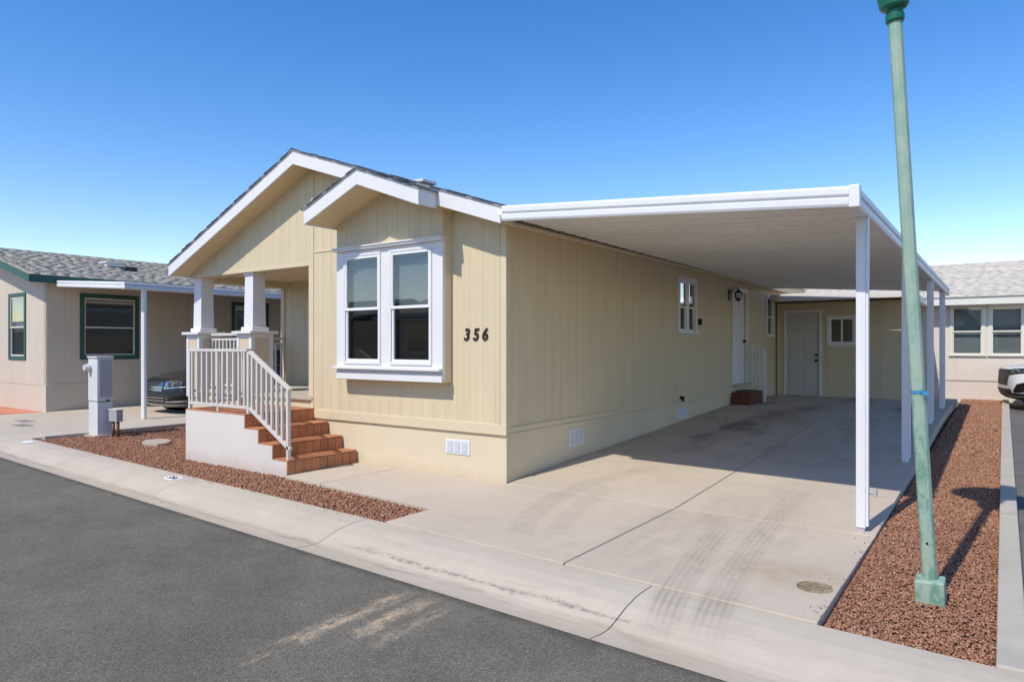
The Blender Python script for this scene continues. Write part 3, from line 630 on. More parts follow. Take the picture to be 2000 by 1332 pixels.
# roof vent
rv = MB().box(-2.50, -2.18, 0.9, 1.2, 4.08, 4.13).box(-2.44, -2.24, 0.96, 1.14, 4.0, 4.09); rv.build('roof_vent', 'galv', roof, bevel=0.01)

# bay with its own little gable
BY = -0.17; BRX, BRZ = -1.85, 3.70; BL, BR = -2.88, -0.80; BFY = -0.68
def zb(x): return BRZ - (0.362*(x-BRX) if x > BRX else 0.385*(BRX-x))
bay = empty('bay', (BRX, 0, 1.18), parent=house)
TB = TF((0, BY, 0), (1, 0, 0), (0, -1, 0))
op = [(-2.64, -1.98, 1.43, 2.87), (-1.74, -1.06, 1.43, 2.87)]
backing('wall', bay, TB, BX0, BX1, 1.22, 3.0, op, 'white', -0.05, 0.0)
MB().prism([(BX0, 3.0), (BX1, 3.0), (BX1, zb(BX1)), (BRX, BRZ), (BX0, zb(BX0))], BY+0.011, BY+0.05).build('wall', 'siding', bay)
siding(bay, TF((0, BY+0.011, 0), (1, 0, 0), (0, -1, 0)), BX0, BX1, 3.0, lambda u: zb(u))
for a, b in ((BX0, BX0+0.05), (BX1-0.05, BX1)): box('cheek', 'cream', bay, a, b, BY+0.051, 0.002, 1.20, zb(a)-0.002)
box('bay_floor', 'cream', bay, BX0+0.001, BX1-0.001, BY+0.004, 0.002, 1.18, 1.219)
poly = [(BL, zb(BL)), (BRX, BRZ), (BR, zb(BR)), (BR, zb(BR)+0.19), (BRX, BRZ+0.19), (BL, zb(BL)+0.19)]
MB().prism(poly, BFY + 0.03, 0.35).build('roof_deck', 'soffit', bay)
for s0, s1 in ((BL-0.02, BRX), (BRX, BR+0.02)):
    MB().prism([(s0, zb(s0)-0.012), (s1, zb(s1)-0.012), (s1, zb(s1)+0.19), (s0, zb(s0)+0.19)], BFY, BFY+0.029).build('rake_board', 'white', bay, bevel=0.004)
for xx in (BR+0.001, BL-0.021): box('eave_fascia', 'white', bay, xx, xx+0.02, BFY+0.031, FY - 0.002 if xx > -2 else 0.0, zb(xx)-0.01, zb(xx)+0.19, 0.003)
for e in (BL-0.03, BR+0.03):
    z0 = zb(e) + 0.194; shingles(bay, (e, BFY-0.02, z0), (0, 0.98, 0), (BRX-e, 0, BRZ+0.194-z0), 'shingle', var=0.35)
    MB().prism([(e, z0-0.012), (BRX, BRZ+0.186), (BRX, BRZ+0.198), (e, z0+0.001)], BFY-0.018, BFY+0.03).build('drip_edge', 'galvdark', bay)
# white trim of the bay window
MB(TB).box(BX0-0.02, BX1+0.015, 2.955, 3.0, 0.001, 0.055).box(BX0-0.03, BX1+0.02, 2.985, 3.005, 0.001, 0.075).build('head_trim', 'white', bay, bevel=0.005)
MB(TB).box(BX0-0.02, BX1+0.01, 1.325, 1.36, 0.001, 0.075).build('sill', 'white', bay, bevel=0.006)
MB(TB).box(BX0+0.005, BX1+0.004, 1.185, 1.28, 0.001, 0.022).build('apron', 'white', bay, bevel=0.004)
for u0, u1, v0, v1 in op:
    window(bay, TB, u0, u1, v0, v1, trim=0.035, split=0.51, sill=False, proud=0.018)

# side windows and door
window(sw, TSd, *W1, trim=0.085, cols=2, sill=True, proud=0.03, blind=False, mull=0.10)
window(sw, TSd, *W2, trim=0.07, cols=1, proud=0.03, blind=False)
dr = MB(TSd).box(DR[0]-0.10, DR[0], DR[2], DR[3], 0, 0.035).box(DR[1], DR[1]+0.10, DR[2], DR[3], 0, 0.035).box(DR[0]-0.10, DR[1]+0.10, DR[3], DR[3]+0.10, 0, 0.035).build('door', 'white', house, bevel=0.004)
MB(TSd).box(DR[0], DR[1], DR[2], DR[3], -0.06, -0.02).build('leaf', 'white', dr, bevel=0.003)
for v0, v1 in ((0.95, 1.65), (1.80, 2.65)):
    for a, b in ((8.53, 8.80), (8.92, 9.19)): MB(TSd).box(a, b, v0, v1, -0.021, -0.008).build('panel', 'white', dr, bevel=0.01)
MB(TSd).tube((9.22, 1.75, -0.02), (9.22, 1.75, 0.05), 0.028).build('knob', 'brass', dr, smooth=True)
MB(TSd).box(DR[0]-0.05, DR[1]+0.05, 0.76, 0.80, 0.0, 0.09).build('threshold', 'galvdark', dr, bevel=0.003)
# vents in the skirting
def vent(parent, T, u0, u1, v0, v1):
    v = MB(T).box(u0, u1, v0, v1, -0.02, 0.012).build('vent', 'vent', parent, bevel=0.003); w = (u1-u0)
    for i in range(3):
        a = u0 + w*(0.08 + 0.30*i); MB(T).box(a, a + w*0.24, v0+0.02, v1-0.02, 0.010, 0.016).build('grille', 'slot', v, bevel=0.002)
        for j in range(5): 
            z = v0 + 0.03 + j*(v1-v0-0.06)/5; MB(T).box(a+0.004, a + w*0.24-0.004, z, z+0.010, 0.015, 0.022).build('louvre', 'vent', v)
vent(house, TF((0, 0.012, 0), (1, 0, 0), (0, -1, 0)), -0.95, -0.56, 0.285, 0.465)
vent(house, TF((-0.004, 0, 0), (0, 1, 0), (1, 0, 0)), 1.47, 1.85, 0.26, 0.49)
vent(house, TF((-0.004, 0, 0), (0, 1, 0), (1, 0, 0)), 5.31, 5.75, 0.32, 0.51)
pp = MB().tube((0, 5.43, 0.70), (0.07, 5.43, 0.69), 0.03).tube((0.05, 5.43, 0.69), (0.055, 5.43, 0.63), 0.022); pp.build('drain_pipe', 'black', house, smooth=True)
MB(TSd).box(6.32, 6.40, 2.05, 2.17, 0, 0.06).build('hose_hook', 'black', house, bevel=0.01)
# house number
def text_mesh(name, txt, size, mat, parent, T, u, v, ext=0.008, shear=0.0, off=0.0, sx=1.0):
    cu = bpy.data.curves.new(name, 'FONT'); cu.body = txt; cu.size = size; cu.extrude = ext; cu.offset = off; cu.shear = shear; cu.align_x = 'CENTER'
    to = bpy.data.objects.new('tmp', cu); COL.objects.link(to); dg = bpy.context.evaluated_depsgraph_get()
    me = bpy.data.meshes.new_from_object(to.evaluated_get(dg)); bpy.data.objects.remove(to); bpy.data.curves.remove(cu)
    pts = [Vector(T(u + p.co.x*sx, v + p.co.y, p.co.z + ext)) for p in me.vertices]; o_ = Vector(T(u, v, 0))
    for p, q in zip(me.vertices, pts): p.co = q - o_
    me.materials.append(M[mat]); return place(bpy.data.objects.new(name, me), parent, tuple(o_))
for ch, u in (('3', -0.60), ('5', -0.455), ('6', -0.315)):
    text_mesh('house_number', ch, 0.205, 'number', house, TFr, u, 1.715, 0.008, 0.18, 0.0035, 0.92)

# porch columns on pedestals
def column(cx, cy=0.17):
    c = empty('porch_column', (cx, cy, 0.88), parent=house); w = 0.195
    MB().box(cx-w, cx+w, cy-w, cy+w, 0.75, 1.84).build('pedestal', 'cream', c)
    p = MB(); e = 0.012
    for sx, sy in ((-1,-1),(1,-1),(1,1),(-1,1)):
        x, y = cx + sx*w, cy + sy*w; p.box(min(x+sx*e, x-sx*0.06), max(x+sx*e, x-sx*0.06), min(y+sy*e, y-sy*0.06), max(y+sy*e, y-sy*0.06), 0.75, 1.775)
    p.box(cx-w-e, cx+w+e, cy-w-e, cy+w+e, 1.776, 1.838); p.build('pedestal_frame', 'white', c, bevel=0.003)
    MB().box(cx-w-0.07, cx+w+0.07, cy-w-0.07, cy+w+0.07, 1.84, 1.885).build('cap', 'white', c, bevel=0.006)
    a, b = 0.124, 0.112
    MB().box(cx-a-0.035, cx+a+0.035, cy-a-0.035, cy+a+0.035, 1.885, 1.955).build('base_moulding', 'white', c, bevel=0.012)
    MB().loft([[(cx-q,cy-q,z),(cx+q,cy-q,z),(cx+q,cy+q,z),(cx-q,cy+q,z)] for q, z in ((a,1.955),(b,2.80))]).build('shaft', 'white', c, bevel=0.004)
    MB().box(cx-b-0.02, cx+b+0.02, cy-b-0.02, cy+b+0.02, 2.80, 2.845).build('capital', 'white', c, bevel=0.006)
column(-6.81, 0.165); column(-5.27, 0.165)
# porch railings at deck level
def railing(name, parent, p, q, top, bottom, nb, mat='rail', post0=False, post1=False, double=False, base=None, w=0.045, bw=0.03, label=None):
    p, q = Vector(p), Vector(q); r = empty(name, tuple((p+q)/2), parent=parent) if parent is not None else None
    return r
def rail_parts(r, p, q, nb, top=0.9, low=0.1, mat='rail', tw=0.05, th=0.045, bw=0.032, mid=None, skip=0.0):
    """p, q = foot points on the floor line; rail follows the slope between them"""
    p, q = Vector(p), Vector(q); up = Vector((0, 0, 1))
    MB().bar(p+up*top, q+up*top, tw, th).build('top_rail', mat, r, bevel=0.005)
    if mid: MB().bar(p+up*mid, q+up*mid, tw*0.8, th*0.8).build('middle_rail', mat, r, bevel=0.004)
    MB().bar(p+up*low, q+up*low, tw*0.8, th).build('bottom_rail', mat, r, bevel=0.004)
    hi = (mid or top) - th/2 + 0.003
    for i in range(nb):
        c = p.lerp(q, (i+0.5)/nb); sl = abs((q-p).z)/max((q-p).length, 1e-3)*bw/2
        MB().box(c.x-bw/2, c.x+bw/2, c.y-bw/2, c.y+bw/2, c.z+low+th*0.3, c.z+hi+sl).build('baluster', mat, r, bevel=0.003)
pr1 = empty('porch_railing', (-6.0, 0.17, 0.88), parent=house); rail_parts(pr1, (-6.58, 0.17, 0.885), (-5.48, 0.17, 0.885), 10, 0.955, 0.08, 'rail', mid=0.87)
pr2 = empty('porch_railing', (-6.82, 1.1, 0.88), parent=house); rail_parts(pr2, (-6.82, 0.40, 0.885), (-6.82, 1.86, 0.885), 11, 0.90, 0.08, 'rail', mid=0.80)

# ------------------------------------------------------------------ porch stairs of stucco and tile
st = empty('porch_stairs', (-3.8, -0.58, 0), 'white stucco porch landing with four terracotta tiled steps', 'stairs')
rx = [-2.60, -2.905, -3.215, -3.525]; rz = [0.18, 0.36, 0.54, 0.72]; PL, PY0, PY1 = -5.02, -1.16, -0.005
t_ = 0.018
prof = [(PL, -0.08), (rx[0]-t_, -0.08)]
for i in range(4):
    prof.append((rx[i]-t_, rz[i]-t_)); prof.append(((rx[i+1]-t_) if i < 3 else PL, rz[i]-t_))
MB().prism(prof[:-1] + [(PL, rz[3]-t_)], PY0+0.002, PY1).build('body', 'stucco', st)
# tiles: every riser and tread is laid with its own row
nt = 9; tw_ = (PY1 - PY0)/nt
def tile_row(parent, T, u0, u1, v0, v1, nu, nv, th=0.017, gap=0.006):
    du, dv = (u1-u0)/nu, (v1-v0)/nv; src = None
    for i in range(nu):
        for j in range(nv):
            c = Vector(T(u0 + (i+0.5)*du, v0 + (j+0.5)*dv, 0))
            if src is None:
                a, b = du/2 - gap/2, dv/2 - gap/2; o0 = Vector(T(0, 0, 0)); TT = lambda u, v, n: tuple(Vector(T(u, v, n)) - o0)
                src = MB(TT).box(-a, a, -b, b, 0.0, th).build('tile', 'terra', parent, org=(0, 0, 0), bevel=0.003)
                WO[src.name] = c; src.location = c - WO[parent.name]
            else: share(src, parent, tuple(c))
for i in range(4):
    step = empty('step', (rx[i], -0.58, rz[i]-0.18), parent=st)
    zl = (rz[i-1] if i else 0.0)
    tile_row(step, (lambda X: (lambda u, v, n: (X - t_ + n, u, v)))(rx[i]), PY0, PY1, zl + 0.002, rz[i] - t_ - 0.001, nt, 1)
    if i < 3: tile_row(step, (lambda Z: (lambda u, v, n: (v, u, Z - t_ + n)))(rz[i]), PY0, PY1, rx[i+1]-t_+0.002, rx[i] + 0.006, nt, 1, th=0.018)
land = empty('landing', (-4.2, -0.58, 0.70), parent=st)
tile_row(land, lambda u, v, n: (v, u, 0.72 - t_ + n), PY0, PY1, PL, rx[3] + 0.006, nt, 10, th=0.018)
MB().box(PL+0.002, rx[0]-t_-0.001, PY0+0.004, PY1-0.004, -0.05, 0.0).build('grout', 'grout', st)
# stair railing
sr = empty('stair_railing', (-4.0, -1.12, 0.72), 'off white metal railing along the landing and tiled stairs', 'railing')
RY = -1.115
rail_parts(sr, (-4.97, RY, 0.72), (-3.53, RY, 0.72), 11, 0.86, 0.085, 'rail', tw=0.05, th=0.04, bw=0.036)
for x, z0, z1 in ((-4.97, 0.72, 1.56), (-3.50, 0.72, 1.56)): MB().box(x-0.022, x+0.022, RY-0.022, RY+0.022, z0, z1).build('post', 'rail', sr, bevel=0.003)
MB().box(-4.25, -4.21, RY-0.02, RY+0.02, 0.72, 0.80).build('foot', 'rail', sr, bevel=0.003)
rail_parts(sr, (-3.47, RY, 0.70), (-2.60, RY, 0.215), 8, 0.86, 0.10, 'rail', tw=0.055, th=0.045, bw=0.036)
MB().box(-2.66, -2.618, RY-0.022, RY+0.022, 0.18, 1.10).build('post', 'rail', sr, bevel=0.003)
rail_parts(sr, (-4.97, -1.07, 0.72), (-4.97, -0.05, 0.72), 8, 0.86, 0.085, 'rail', tw=0.05, th=0.04, bw=0.036)

# ------------------------------------------------------------------ carport
cpt = empty('carport', (2.0, 5.5, 0.1), 'white flat metal carport roof on slim posts beside the cream house', 'carport')
CX0, CX1, CY0, CY1 = 0.205, 3.80, -0.45, 10.99
def zc(x, y=0): return 3.105 - (3.105 - 2.862)*(x - 0.21)/(3.80 - 0.21)
npan = 38; pw = (CY1 - CY0 - 0.004)/npan
psrc = None
for i in range(npan):
    y0 = CY0 + 0.002 + i*pw; a = y0 + 0.002; b = y0 + pw - 0.002
    dz = -0.004*max(0, y0)
    if psrc is None:
        m = MB()
        cs = [(a, 0.0), (a+pw*0.38, 0.0), (a+pw*0.41, 0.045), (a+pw*0.50, 0.045), (a+pw*0.53, 0.0), (b-0.045, 0.0), (b-0.036, 0.055), (b-0.002, 0.055), (b, 0.062), (b-0.006, 0.068), (a, 0.068)]
        m.loft([[(x, yy, zc(x) + zz) for yy, zz in cs] for x in (CX0, CX1)])
        psrc = m.build('roof_panel', 'pan', cpt, org=(2.0, y0, 3.0 + dz))
    else: share(psrc, cpt, (2.0, y0, 3.0 + dz))
hg = MB().box(0.1885, 0.2035, CY0+0.1, CY1, 3.082, 3.20)
for i in range(npan):
    y0 = CY0 + 0.002 + i*pw
    if i > 0: hg.box(0.204, 0.23, y0 + pw*0.30, y0 + pw*0.62, 3.078, 3.103)
hg.build('hanger_gap_shade', 'hanger_gap_shade', cpt)  # hanger channel; its dark strip and teeth stand in for shaded rib-end gaps
# front fascia: extruded profile with two rounded ribs
def fascia(name, P0, P1, nrm, h, mat, parent):
    prof = [(0,0),(0.045,0.0),(0.055,0.02),(0.055,0.065),(0.035,0.078),(0.035,0.088),(0.055,0.10),(0.055,h-0.02),(0.045,h),(0,h)]
    P0, P1, nr = Vector(P0), Vector(P1), Vector(nrm)
    return MB().loft([[tuple(P + nr*a + Vector((0, 0, b))) for a, b in prof] for P in (P0, P1)]).build(name, mat, parent)
fascia('front_fascia', (0.305, CY0, 3.025), (3.80, CY0, 2.770), (0, -1, 0), 0.165, 'metalwhite', cpt)
box('corner_piece', 'metalwhite', cpt, 3.801, 3.880, CY0-0.062, CY0+0.02, 2.760, 2.940, 0.006)
fascia('side_fascia', (3.815, CY0+0.02, 2.770), (3.815, CY1, 2.735), (1, 0, 0), 0.165, 'metalwhite', cpt)
fascia('rear_fascia', (0.19, CY1, 3.075), (3.80, CY1, 2.852), (0, 1, 0), 0.10, 'metalwhite', cpt)
MB().bar((3.785, CY0+0.03, 2.815), (3.785, CY1-0.01, 2.785), 0.058, 0.08).build('beam', 'metalwhite', cpt)
# posts
for i, y in enumerate((0.10, 3.42, 6.95, 9.75)):
    zb0 = zd(y); zt = 2.775 - 0.0027*(y+0.45); c = 3.80; w = 0.038
    p = empty('post', (c, y, zb0), parent=cpt)
    MB().box(c-w, c+w, y-w, y+w, zb0 + (0.035 if i == 0 else 0.0), zt).build('tube', 'metalwhite', p, bevel=0.004)
    MB().box(c+w, c+w+0.022, y-w+0.008, y+w-0.008, zb0 + 0.05, zt).build('side_channel', 'metalwhite', p, bevel=0.003)
    MB().box(c-w+0.008, c+w-0.008, y-w+0.008, y+w-0.008, zb0-0.01, zb0+0.06).build('foot', 'galvdark', p)
    MB().box(c-w-0.012, c+w+0.012, y-0.03, y+0.03, zt-0.012, zt+0.03).build('bracket', 'metalwhite', p)
    if i == 0:
        MB().tube((c+w+0.02, y+0.01, 0.36), (c+w+0.07, y+0.01, 0.36), 0.014).box(c+w+0.05, c+w+0.085, y-0.01, y+0.03, 0.33, 0.40).build('hose_bib', 'galvdark', p, bevel=0.004)

# ------------------------------------------------------------------ storage shed at the end of the carport
SY = 11.9
shed = empty('storage_shed', (1.5, 13, 0.37), 'cream storage shed with white door at the end of the carport', 'shed')
TSh = TF((0, SY, 0), (1, 0, 0), (0, -1, 0))
SD = (0.28, 1.055, 0.385, 2.484); SW = (1.30, 1.85, 1.71, 2.335)
shw = backing('front_wall', shed, TSh, 0.03, 3.02, 0.3, 2.74, [SD, SW], 'cream', -0.08, 0.0)
siding(shw, TSh, 0.03, 3.02, 0.37, lambda u: 2.73, [SD, SW], pitch=0.4, mat='siding', th=0.008)
MB().box(2.94, 3.02, SY+0.081, 14.4, 0.1, 2.74).box(0.03, 0.1, SY+0.081, 14.4, 0.1, 2.74).box(0.1, 2.94, 14.32, 14.4, 0.1, 2.74).build('side_wall', 'siding', shed)
d = MB(TSh).box(SD[0]-0.07, SD[0], SD[2], SD[3], 0.008, 0.03).box(SD[1], SD[1]+0.07, SD[2], SD[3], 0.008, 0.03).box(SD[0]-0.07, SD[1]+0.07, SD[3], SD[3]+0.07, 0.008, 0.03).build('door', 'white', shed, bevel=0.004)
MB(TSh).box(SD[0]+0.004, SD[1]-0.004, SD[2]+0.01, SD[3]-0.004, -0.05, -0.015).build('leaf', 'door', d)
for r0, r1 in ((0.50, 1.10), (1.22, 1.98), (2.08, 2.36)):
    for a, b in ((0.37, 0.62), (0.72, 0.97)): MB(TSh).box(a, b, r0, r1, -0.016, -0.004).build('panel', 'door', d, bevel=0.012)
for z in (1.28, 1.42): MB(TSh).tube((0.99, z, -0.015), (0.99, z, 0.055), 0.032).build('knob', 'brass', d, smooth=True)
MB(TSh).box(SD[0], SD[1], 0.37, 0.394, -0.06, 0.03).build('threshold', 'galvdark', d)
window(shw, TSh, *SW, trim=0.07, horizontal=True, sill=False, proud=0.025, blind=False, depth=0.008)
MB().prism([(SY-0.60, 2.79), (14.6, 2.70), (14.6, 2.84), (SY-0.60, 2.930)], 0.02, 3.12, 'x').build('roof', 'soffit', shed)
box('fascia', 'white', shed, 0.19, 3.14, SY-0.625, SY-0.601, 2.76, 2.935, 0.004)
box('fascia', 'white', shed, 3.121, 3.14, SY-0.60, 14.6, 2.74, 2.90, 0.004)

# brick step and little railing at the side door
sstep = empty('brick_step', (0.25, 8.8, 0.37), 'low dark red brick step at the side door', 'step')
box('core', 'grout', sstep, 0.01, 0.40, 8.27, 9.22, 0.30, 0.62)
bl = None
for k in range(3):
    z = 0.375 + k*0.088
    for a, b, ax in [(0.005+i*0.137, 0.005+i*0.137+0.13, 'x') for i in range(3)] + [(8.26+i*0.197, 8.26+i*0.197+0.19, 'y') for i in range(5)]:
        if ax == 'x': box('brick', 'brick', sstep, a, b, 8.255, 8.275, z, z+0.080, 0.004)
        else: box('brick', 'brick', sstep, 0.395, 0.413, a, b, z, z+0.080, 0.004)
for i in range(5):
    for j in range(2): box('brick', 'brick', sstep, 0.01+j*0.205, 0.205+j*0.205, 8.255+i*0.197, 8.255+i*0.197+0.19, 0.621, 0.642, 0.004)
hr = empty('step_railing', (0.2, 9.35, 0.37), 'short white railing beside the side door step', 'railing')
rail_parts(hr, (0.02, 9.36, 0.79), (0.42, 9.36, 0.66), 5, 0.90, 0.06, 'white', tw=0.045, th=0.04, bw=0.03)
MB().box(0.39, 0.44, 9.335, 9.385, zd(9.3), 1.56).build('post', 'white', hr, bevel=0.004)
mt = MB().box(0.03, 0.33, 8.5, 9.15, 0.643, 0.66).build('door_mat', 'mat'); tag(mt, 'small dark mat on the brick step', 'mat')
# wall lantern
ln = empty('wall_lantern', (0.1, 8.16, 2.7), 'black carriage lantern on the wall beside side door', 'lantern')
MB(TSd).box(8.11, 8.21, 2.62, 2.86, 0.0, 0.02).build('back_plate', 'black', ln, bevel=0.01)
MB().bar((0.02, 8.16, 2.78), (0.14, 8.16, 2.90), 0.018).bar((0.14, 8.16, 2.90), (0.20, 8.16, 2.86), 0.018).build('arm', 'black', ln)
MB().lathe([(0.015,0.20),(0.03,0.17),(0.085,0.13),(0.09,0.115)], 6, (0.20, 8.16, 2.66)).build('cap', 'black', ln)
MB().lathe([(0.05,0.0),(0.075,0.115)], 6, (0.20, 8.16, 2.66)).build('glass_cage', 'lens', ln)
m = MB()
for i in range(6):
    t = math.pi*2*i/6; m.bar((0.20+0.053*math.cos(t), 8.16+0.053*math.sin(t), 2.655), (0.20+0.08*math.cos(t), 8.16+0.08*math.sin(t), 2.78), 0.012)
m.lathe([(0.06,0),(0.055,-0.03),(0.01,-0.06)], 6, (0.20, 8.16, 2.66)).build('cage_bars', 'black', ln)

# ------------------------------------------------------------------ street light pole (leaning)
lp = empty('light_pole', (0, 0, 0), 'leaning pale green street light pole with blue tape in the gravel strip', 'light pole')
MB().box(-0.083, 0.083, -0.083, 0.083, -0.06, 0.125).build('base_block', 'pole', lp, bevel=0.008)
MB().tube((0, 0, 0.12), (0, 0, 3.78), 0.0455, 0.042, 8).build('shaft', 'pole', lp, bevel=0.006)
MB().box(-0.006, 0.006, -0.050, -0.044, 0.36, 0.372).build('bolt', 'black', lp)
MB().tube((0, 0, 1.335), (0, 0, 1.357), 0.0462, 0.0462, 16, caps=False).box(0.03, 0.062, -0.05, -0.042, 1.325, 1.352).build('blue_tape', 'tape', lp)
hd = MB().lathe([(0.050,0.0),(0.056,0.01),(0.056,0.045),(0.050,0.05),(0.050,0.075),(0.072,0.085),(0.085,0.10),(0.112,0.26),(0.112,0.30)], 28, (0, 0, 3.76)).build('lamp_cup', 'lamphead', lp, smooth=False)
MB().lathe([(0.108,0.0),(0.16,0.35),(0.18,0.62)], 28, (0, 0, 4.06)).build('lamp_lens', 'lens', lp, smooth=True)
MB().lathe([(0.40,0.0),(0.41,0.02),(0.34,0.10),(0.20,0.20),(0.05,0.27),(0.01,0.33)], 32, (0, 0, 4.68)).build('lamp_hood', 'lamphead', lp, smooth=True)
lp.location = (4.432, -1.36, 0.0)
lp.rotation_euler = Vector((-0.0508, -0.0364, 1)).to_track_quat('Z', 'Y').to_euler(); lp.rotation_euler = Matrix.Rotation(0.0624, 3, Vector((0.0364, -0.0508, 0)).normalized()).to_euler()

# manhole cover in the driveway
mh = MB().lathe([(0.112,-0.01),(0.112,0.006),(0.10,0.008),(0.098,0.003),(0.01,0.003)], 28, (3.78, -1.645, 0.012)).build('cover', 'rust', None)
mh.name = 'cleanout_cover'; WO['cleanout_cover'] = WO.pop('cover', Vector((3.78, -1.645, 0))); tag(mh, 'small round rusty cover set in the driveway', 'cover')
for i in range(3):
    for j in range(3):
        if (i, j) in ((0, 0), (2, 2)): continue
        box('rib', 'rust', mh, 3.78-0.06+i*0.045, 3.78-0.06+i*0.045+0.028, -1.645-0.06+j*0.045, -1.645-0.06+j*0.045+0.028, 0.015, 0.021)
# painted house number on the curb
def TCurb(x0, d0):
    def T(u, v, n):
        d = d0 - v; zz = float(np.interp(d, [c[0] for c in cp], [c[1] for c in cp])); x = x0 + u - 0.045*d; return (x, yb(x0 + u) - d, zz + n)
    return T
def disc(T, a, b, n=28, lift=0.004, rings=4):
    m = MB(T); vs = [(0, 0, lift)] + [(a*k/rings*math.copysign(abs(math.cos(t))**0.75, math.cos(t)), b*k/rings*math.copysign(abs(math.sin(t))**0.75, math.sin(t)), lift) for k in range(1, rings+1) for t in [2*math.pi*i/n for i in range(n)]]
    fs = [(0, 1+i, 1+(i+1) % n) for i in range(n)] + [(1+(k-1)*n+i, 1+k*n+i, 1+k*n+(i+1) % n, 1+(k-1)*n+(i+1) % n) for k in range(1, rings) for i in range(n)]
    return m.add(vs, fs)
cn = disc(TCurb(-3.60, 0.17), 0.155, 0.085).build('curb_number', 'patch', None); tag(cn, 'white painted number patch on the curb before the stairs', 'curb number')
text_mesh('number_stencil', '356', 0.135, 'stencil', cn, TCurb(-3.60, 0.215), 0.0, 0.0, 0.0008, 0, 0.002, 1.0)
for vtx in bpy.data.objects['number_stencil'].data.vertices: vtx.co.z += 0.0055
cn2 = disc(TCurb(-8.80, 0.17), 0.15, 0.075).build('curb_number', 'patch', None); tag(cn2, 'worn blank white patch on the curb near the utility pedestal', 'curb number')

# ------------------------------------------------------------------ utility pedestal, junction box, stepping stone
up = empty('utility_pedestal', (-8.93, -0.65, 0), 'tall grey metal utility pedestal with round meter in gravel', 'utility pedestal')
x0, x1, y0, y1 = -9.12, -8.745, -0.778, -0.50
box('cabinet', 'galv', up, x0, x1, y0, y1, 0.62, 1.42, 0.008)
box('lower_cabinet', 'galv', up, x0+0.006, x1-0.006, y0+0.006, y1-0.006, -0.04, 0.605, 0.006)
box('lid', 'galv', up, x0-0.012, x1+0.012, y0-0.02, y1+0.012, 1.42, 1.45, 0.008)
box('door_panel', 'galvdark', up, x1, x1+0.012, y0+0.03, y0+0.14, 0.70, 1.38, 0.003)
box('door_panel', 'galvdark', up, x1, x1+0.010, y0+0.155, y1-0.02, 0.70, 1.38, 0.003)
box('latch', 'black', up, x1+0.01, x1+0.025, y0+0.15, y0+0.21, 0.61, 0.64, 0.004)
MB().tube((-9.03, y0, 1.24), (-9.03, y0-0.05, 1.24), 0.072, 0.072, 20).build('meter_socket', 'galv', up, smooth=False)
MB().tube((-9.03, y0-0.05, 1.24), (-9.03, y0-0.11, 1.24), 0.064, 0.05, 20).build('meter_glass', 'lens', up, smooth=False)
box('footing', 'stone', up, x0-0.08, x1+0.05, y0-0.08, y1+0.05, -0.06, -0.005, 0.01)
jb = empty('junction_box', (-8.48, -0.55, 0), 'small grey junction box on rusty pipes beside the pedestal', 'junction box')
box('box', 'galvdark', jb, -8.66, -8.36, -0.62, -0.50, 0.25, 0.46, 0.01); box('box_lid', 'galv', jb, -8.67, -8.35, -0.63, -0.49, 0.46, 0.48, 0.004)
for x in (-8.60, -8.43): MB().tube((x, -0.56, -0.05), (x, -0.56, 0.25), 0.028).build('conduit', 'conduit', jb, smooth=True)
ss = MB().prism([(-7.28, -0.62), (-7.10, -0.78), (-6.80, -0.83), (-6.62, -0.76), (-6.62, -0.60), (-6.85, -0.40), (-7.08, -0.34), (-7.24, -0.42)], -0.04, 0.018, 'z').build('stepping_stone', 'stone', None, bevel=0.01)
tag(ss, 'flat tan stepping stone lying on the front gravel', 'stone')

# ------------------------------------------------------------------ left neighbour
NX, NY = -14.45, 0.49
nd = MB(); nd.box(-24.0, -9.25, -1.0, 14.0, -0.2, 0.022)
nd2 = MB().prism([(-30.0, -0.72), (-9.25, -1.66), (-9.25, -0.98), (-30.0, -0.98+0.0)], -0.2, 0.0, 'z')
nds = empty('neighbour_driveway', (-12, 3, 0), 'concrete driveway of the house on the left', 'driveway', kind='structure')
for x0, x1 in ((-14.45, -11.9), (-11.9, -9.25)):
    for a, b in ((None, 2.4), (2.4, 6.0), (6.0, 12.0)):
        slab(nds, x0, x1, -1.6 if a is None else a, b, zf=lambda y: 0.0 if y < 0 else min(0.02, 0.02*y), mat='concrete', thick=0.12, front=(lambda x: yb(x) + 0.006) if a is None else None)
slab(nds, -26.0, -14.45, -1.0, 0.55, zf=lambda y: 0.0, mat='concrete', thick=0.12, front=lambda x: yb(x) + 0.006)
MB().box(-9.25, -9.10, -1.50, 12.0, -0.1, 0.03).build('border', 'edging', nds, bevel=0.01)
tag(MB().box(-19.0, -14.62, -0.55, 0.47, 0.0, 0.006).build('patio_paint', 'tarp'), 'orange painted patio strip at the left house', 'patio', kind='structure')
for x, y in ((-12.6, -0.6), (-11.7, -0.95)):
    mc = MB().box(x-0.28, x+0.28, y-0.12, y+0.12, 0.0, 0.007).build('utility_cover', 'conduitgrey', None, bevel=0.004); tag(mc, 'flat grey utility cover in the left driveway, %s the street' % ('farther from' if y > -0.8 else 'nearer to'), 'cover')
nh = empty('neighbour_house', (-18, 7, 0), 'beige mobile home with dark green trim at the left', 'house')
NRX, NRZ = -18.3, 4.28
def zn(x): return NRZ - 0.252*abs(x - NRX)
NW, ND = -22.2, 14.0
TNf = TF((0, NY, 0), (1, 0, 0), (0, -1, 0)); TNs = TF((NX, 0, 0), (0, 1, 0), (1, 0, 0))
fo = [(-16.72, -15.78, 1.38, 2.93)]; so = [(1.36, 2.62, 1.40, 2.89), (5.62, 6.7, 1.40, 2.89)]
a = backing('front_wall', nh, TNf, NW, NX-0.1, 0.0, 3.0, fo, 'nwall', -0.10, -0.010)
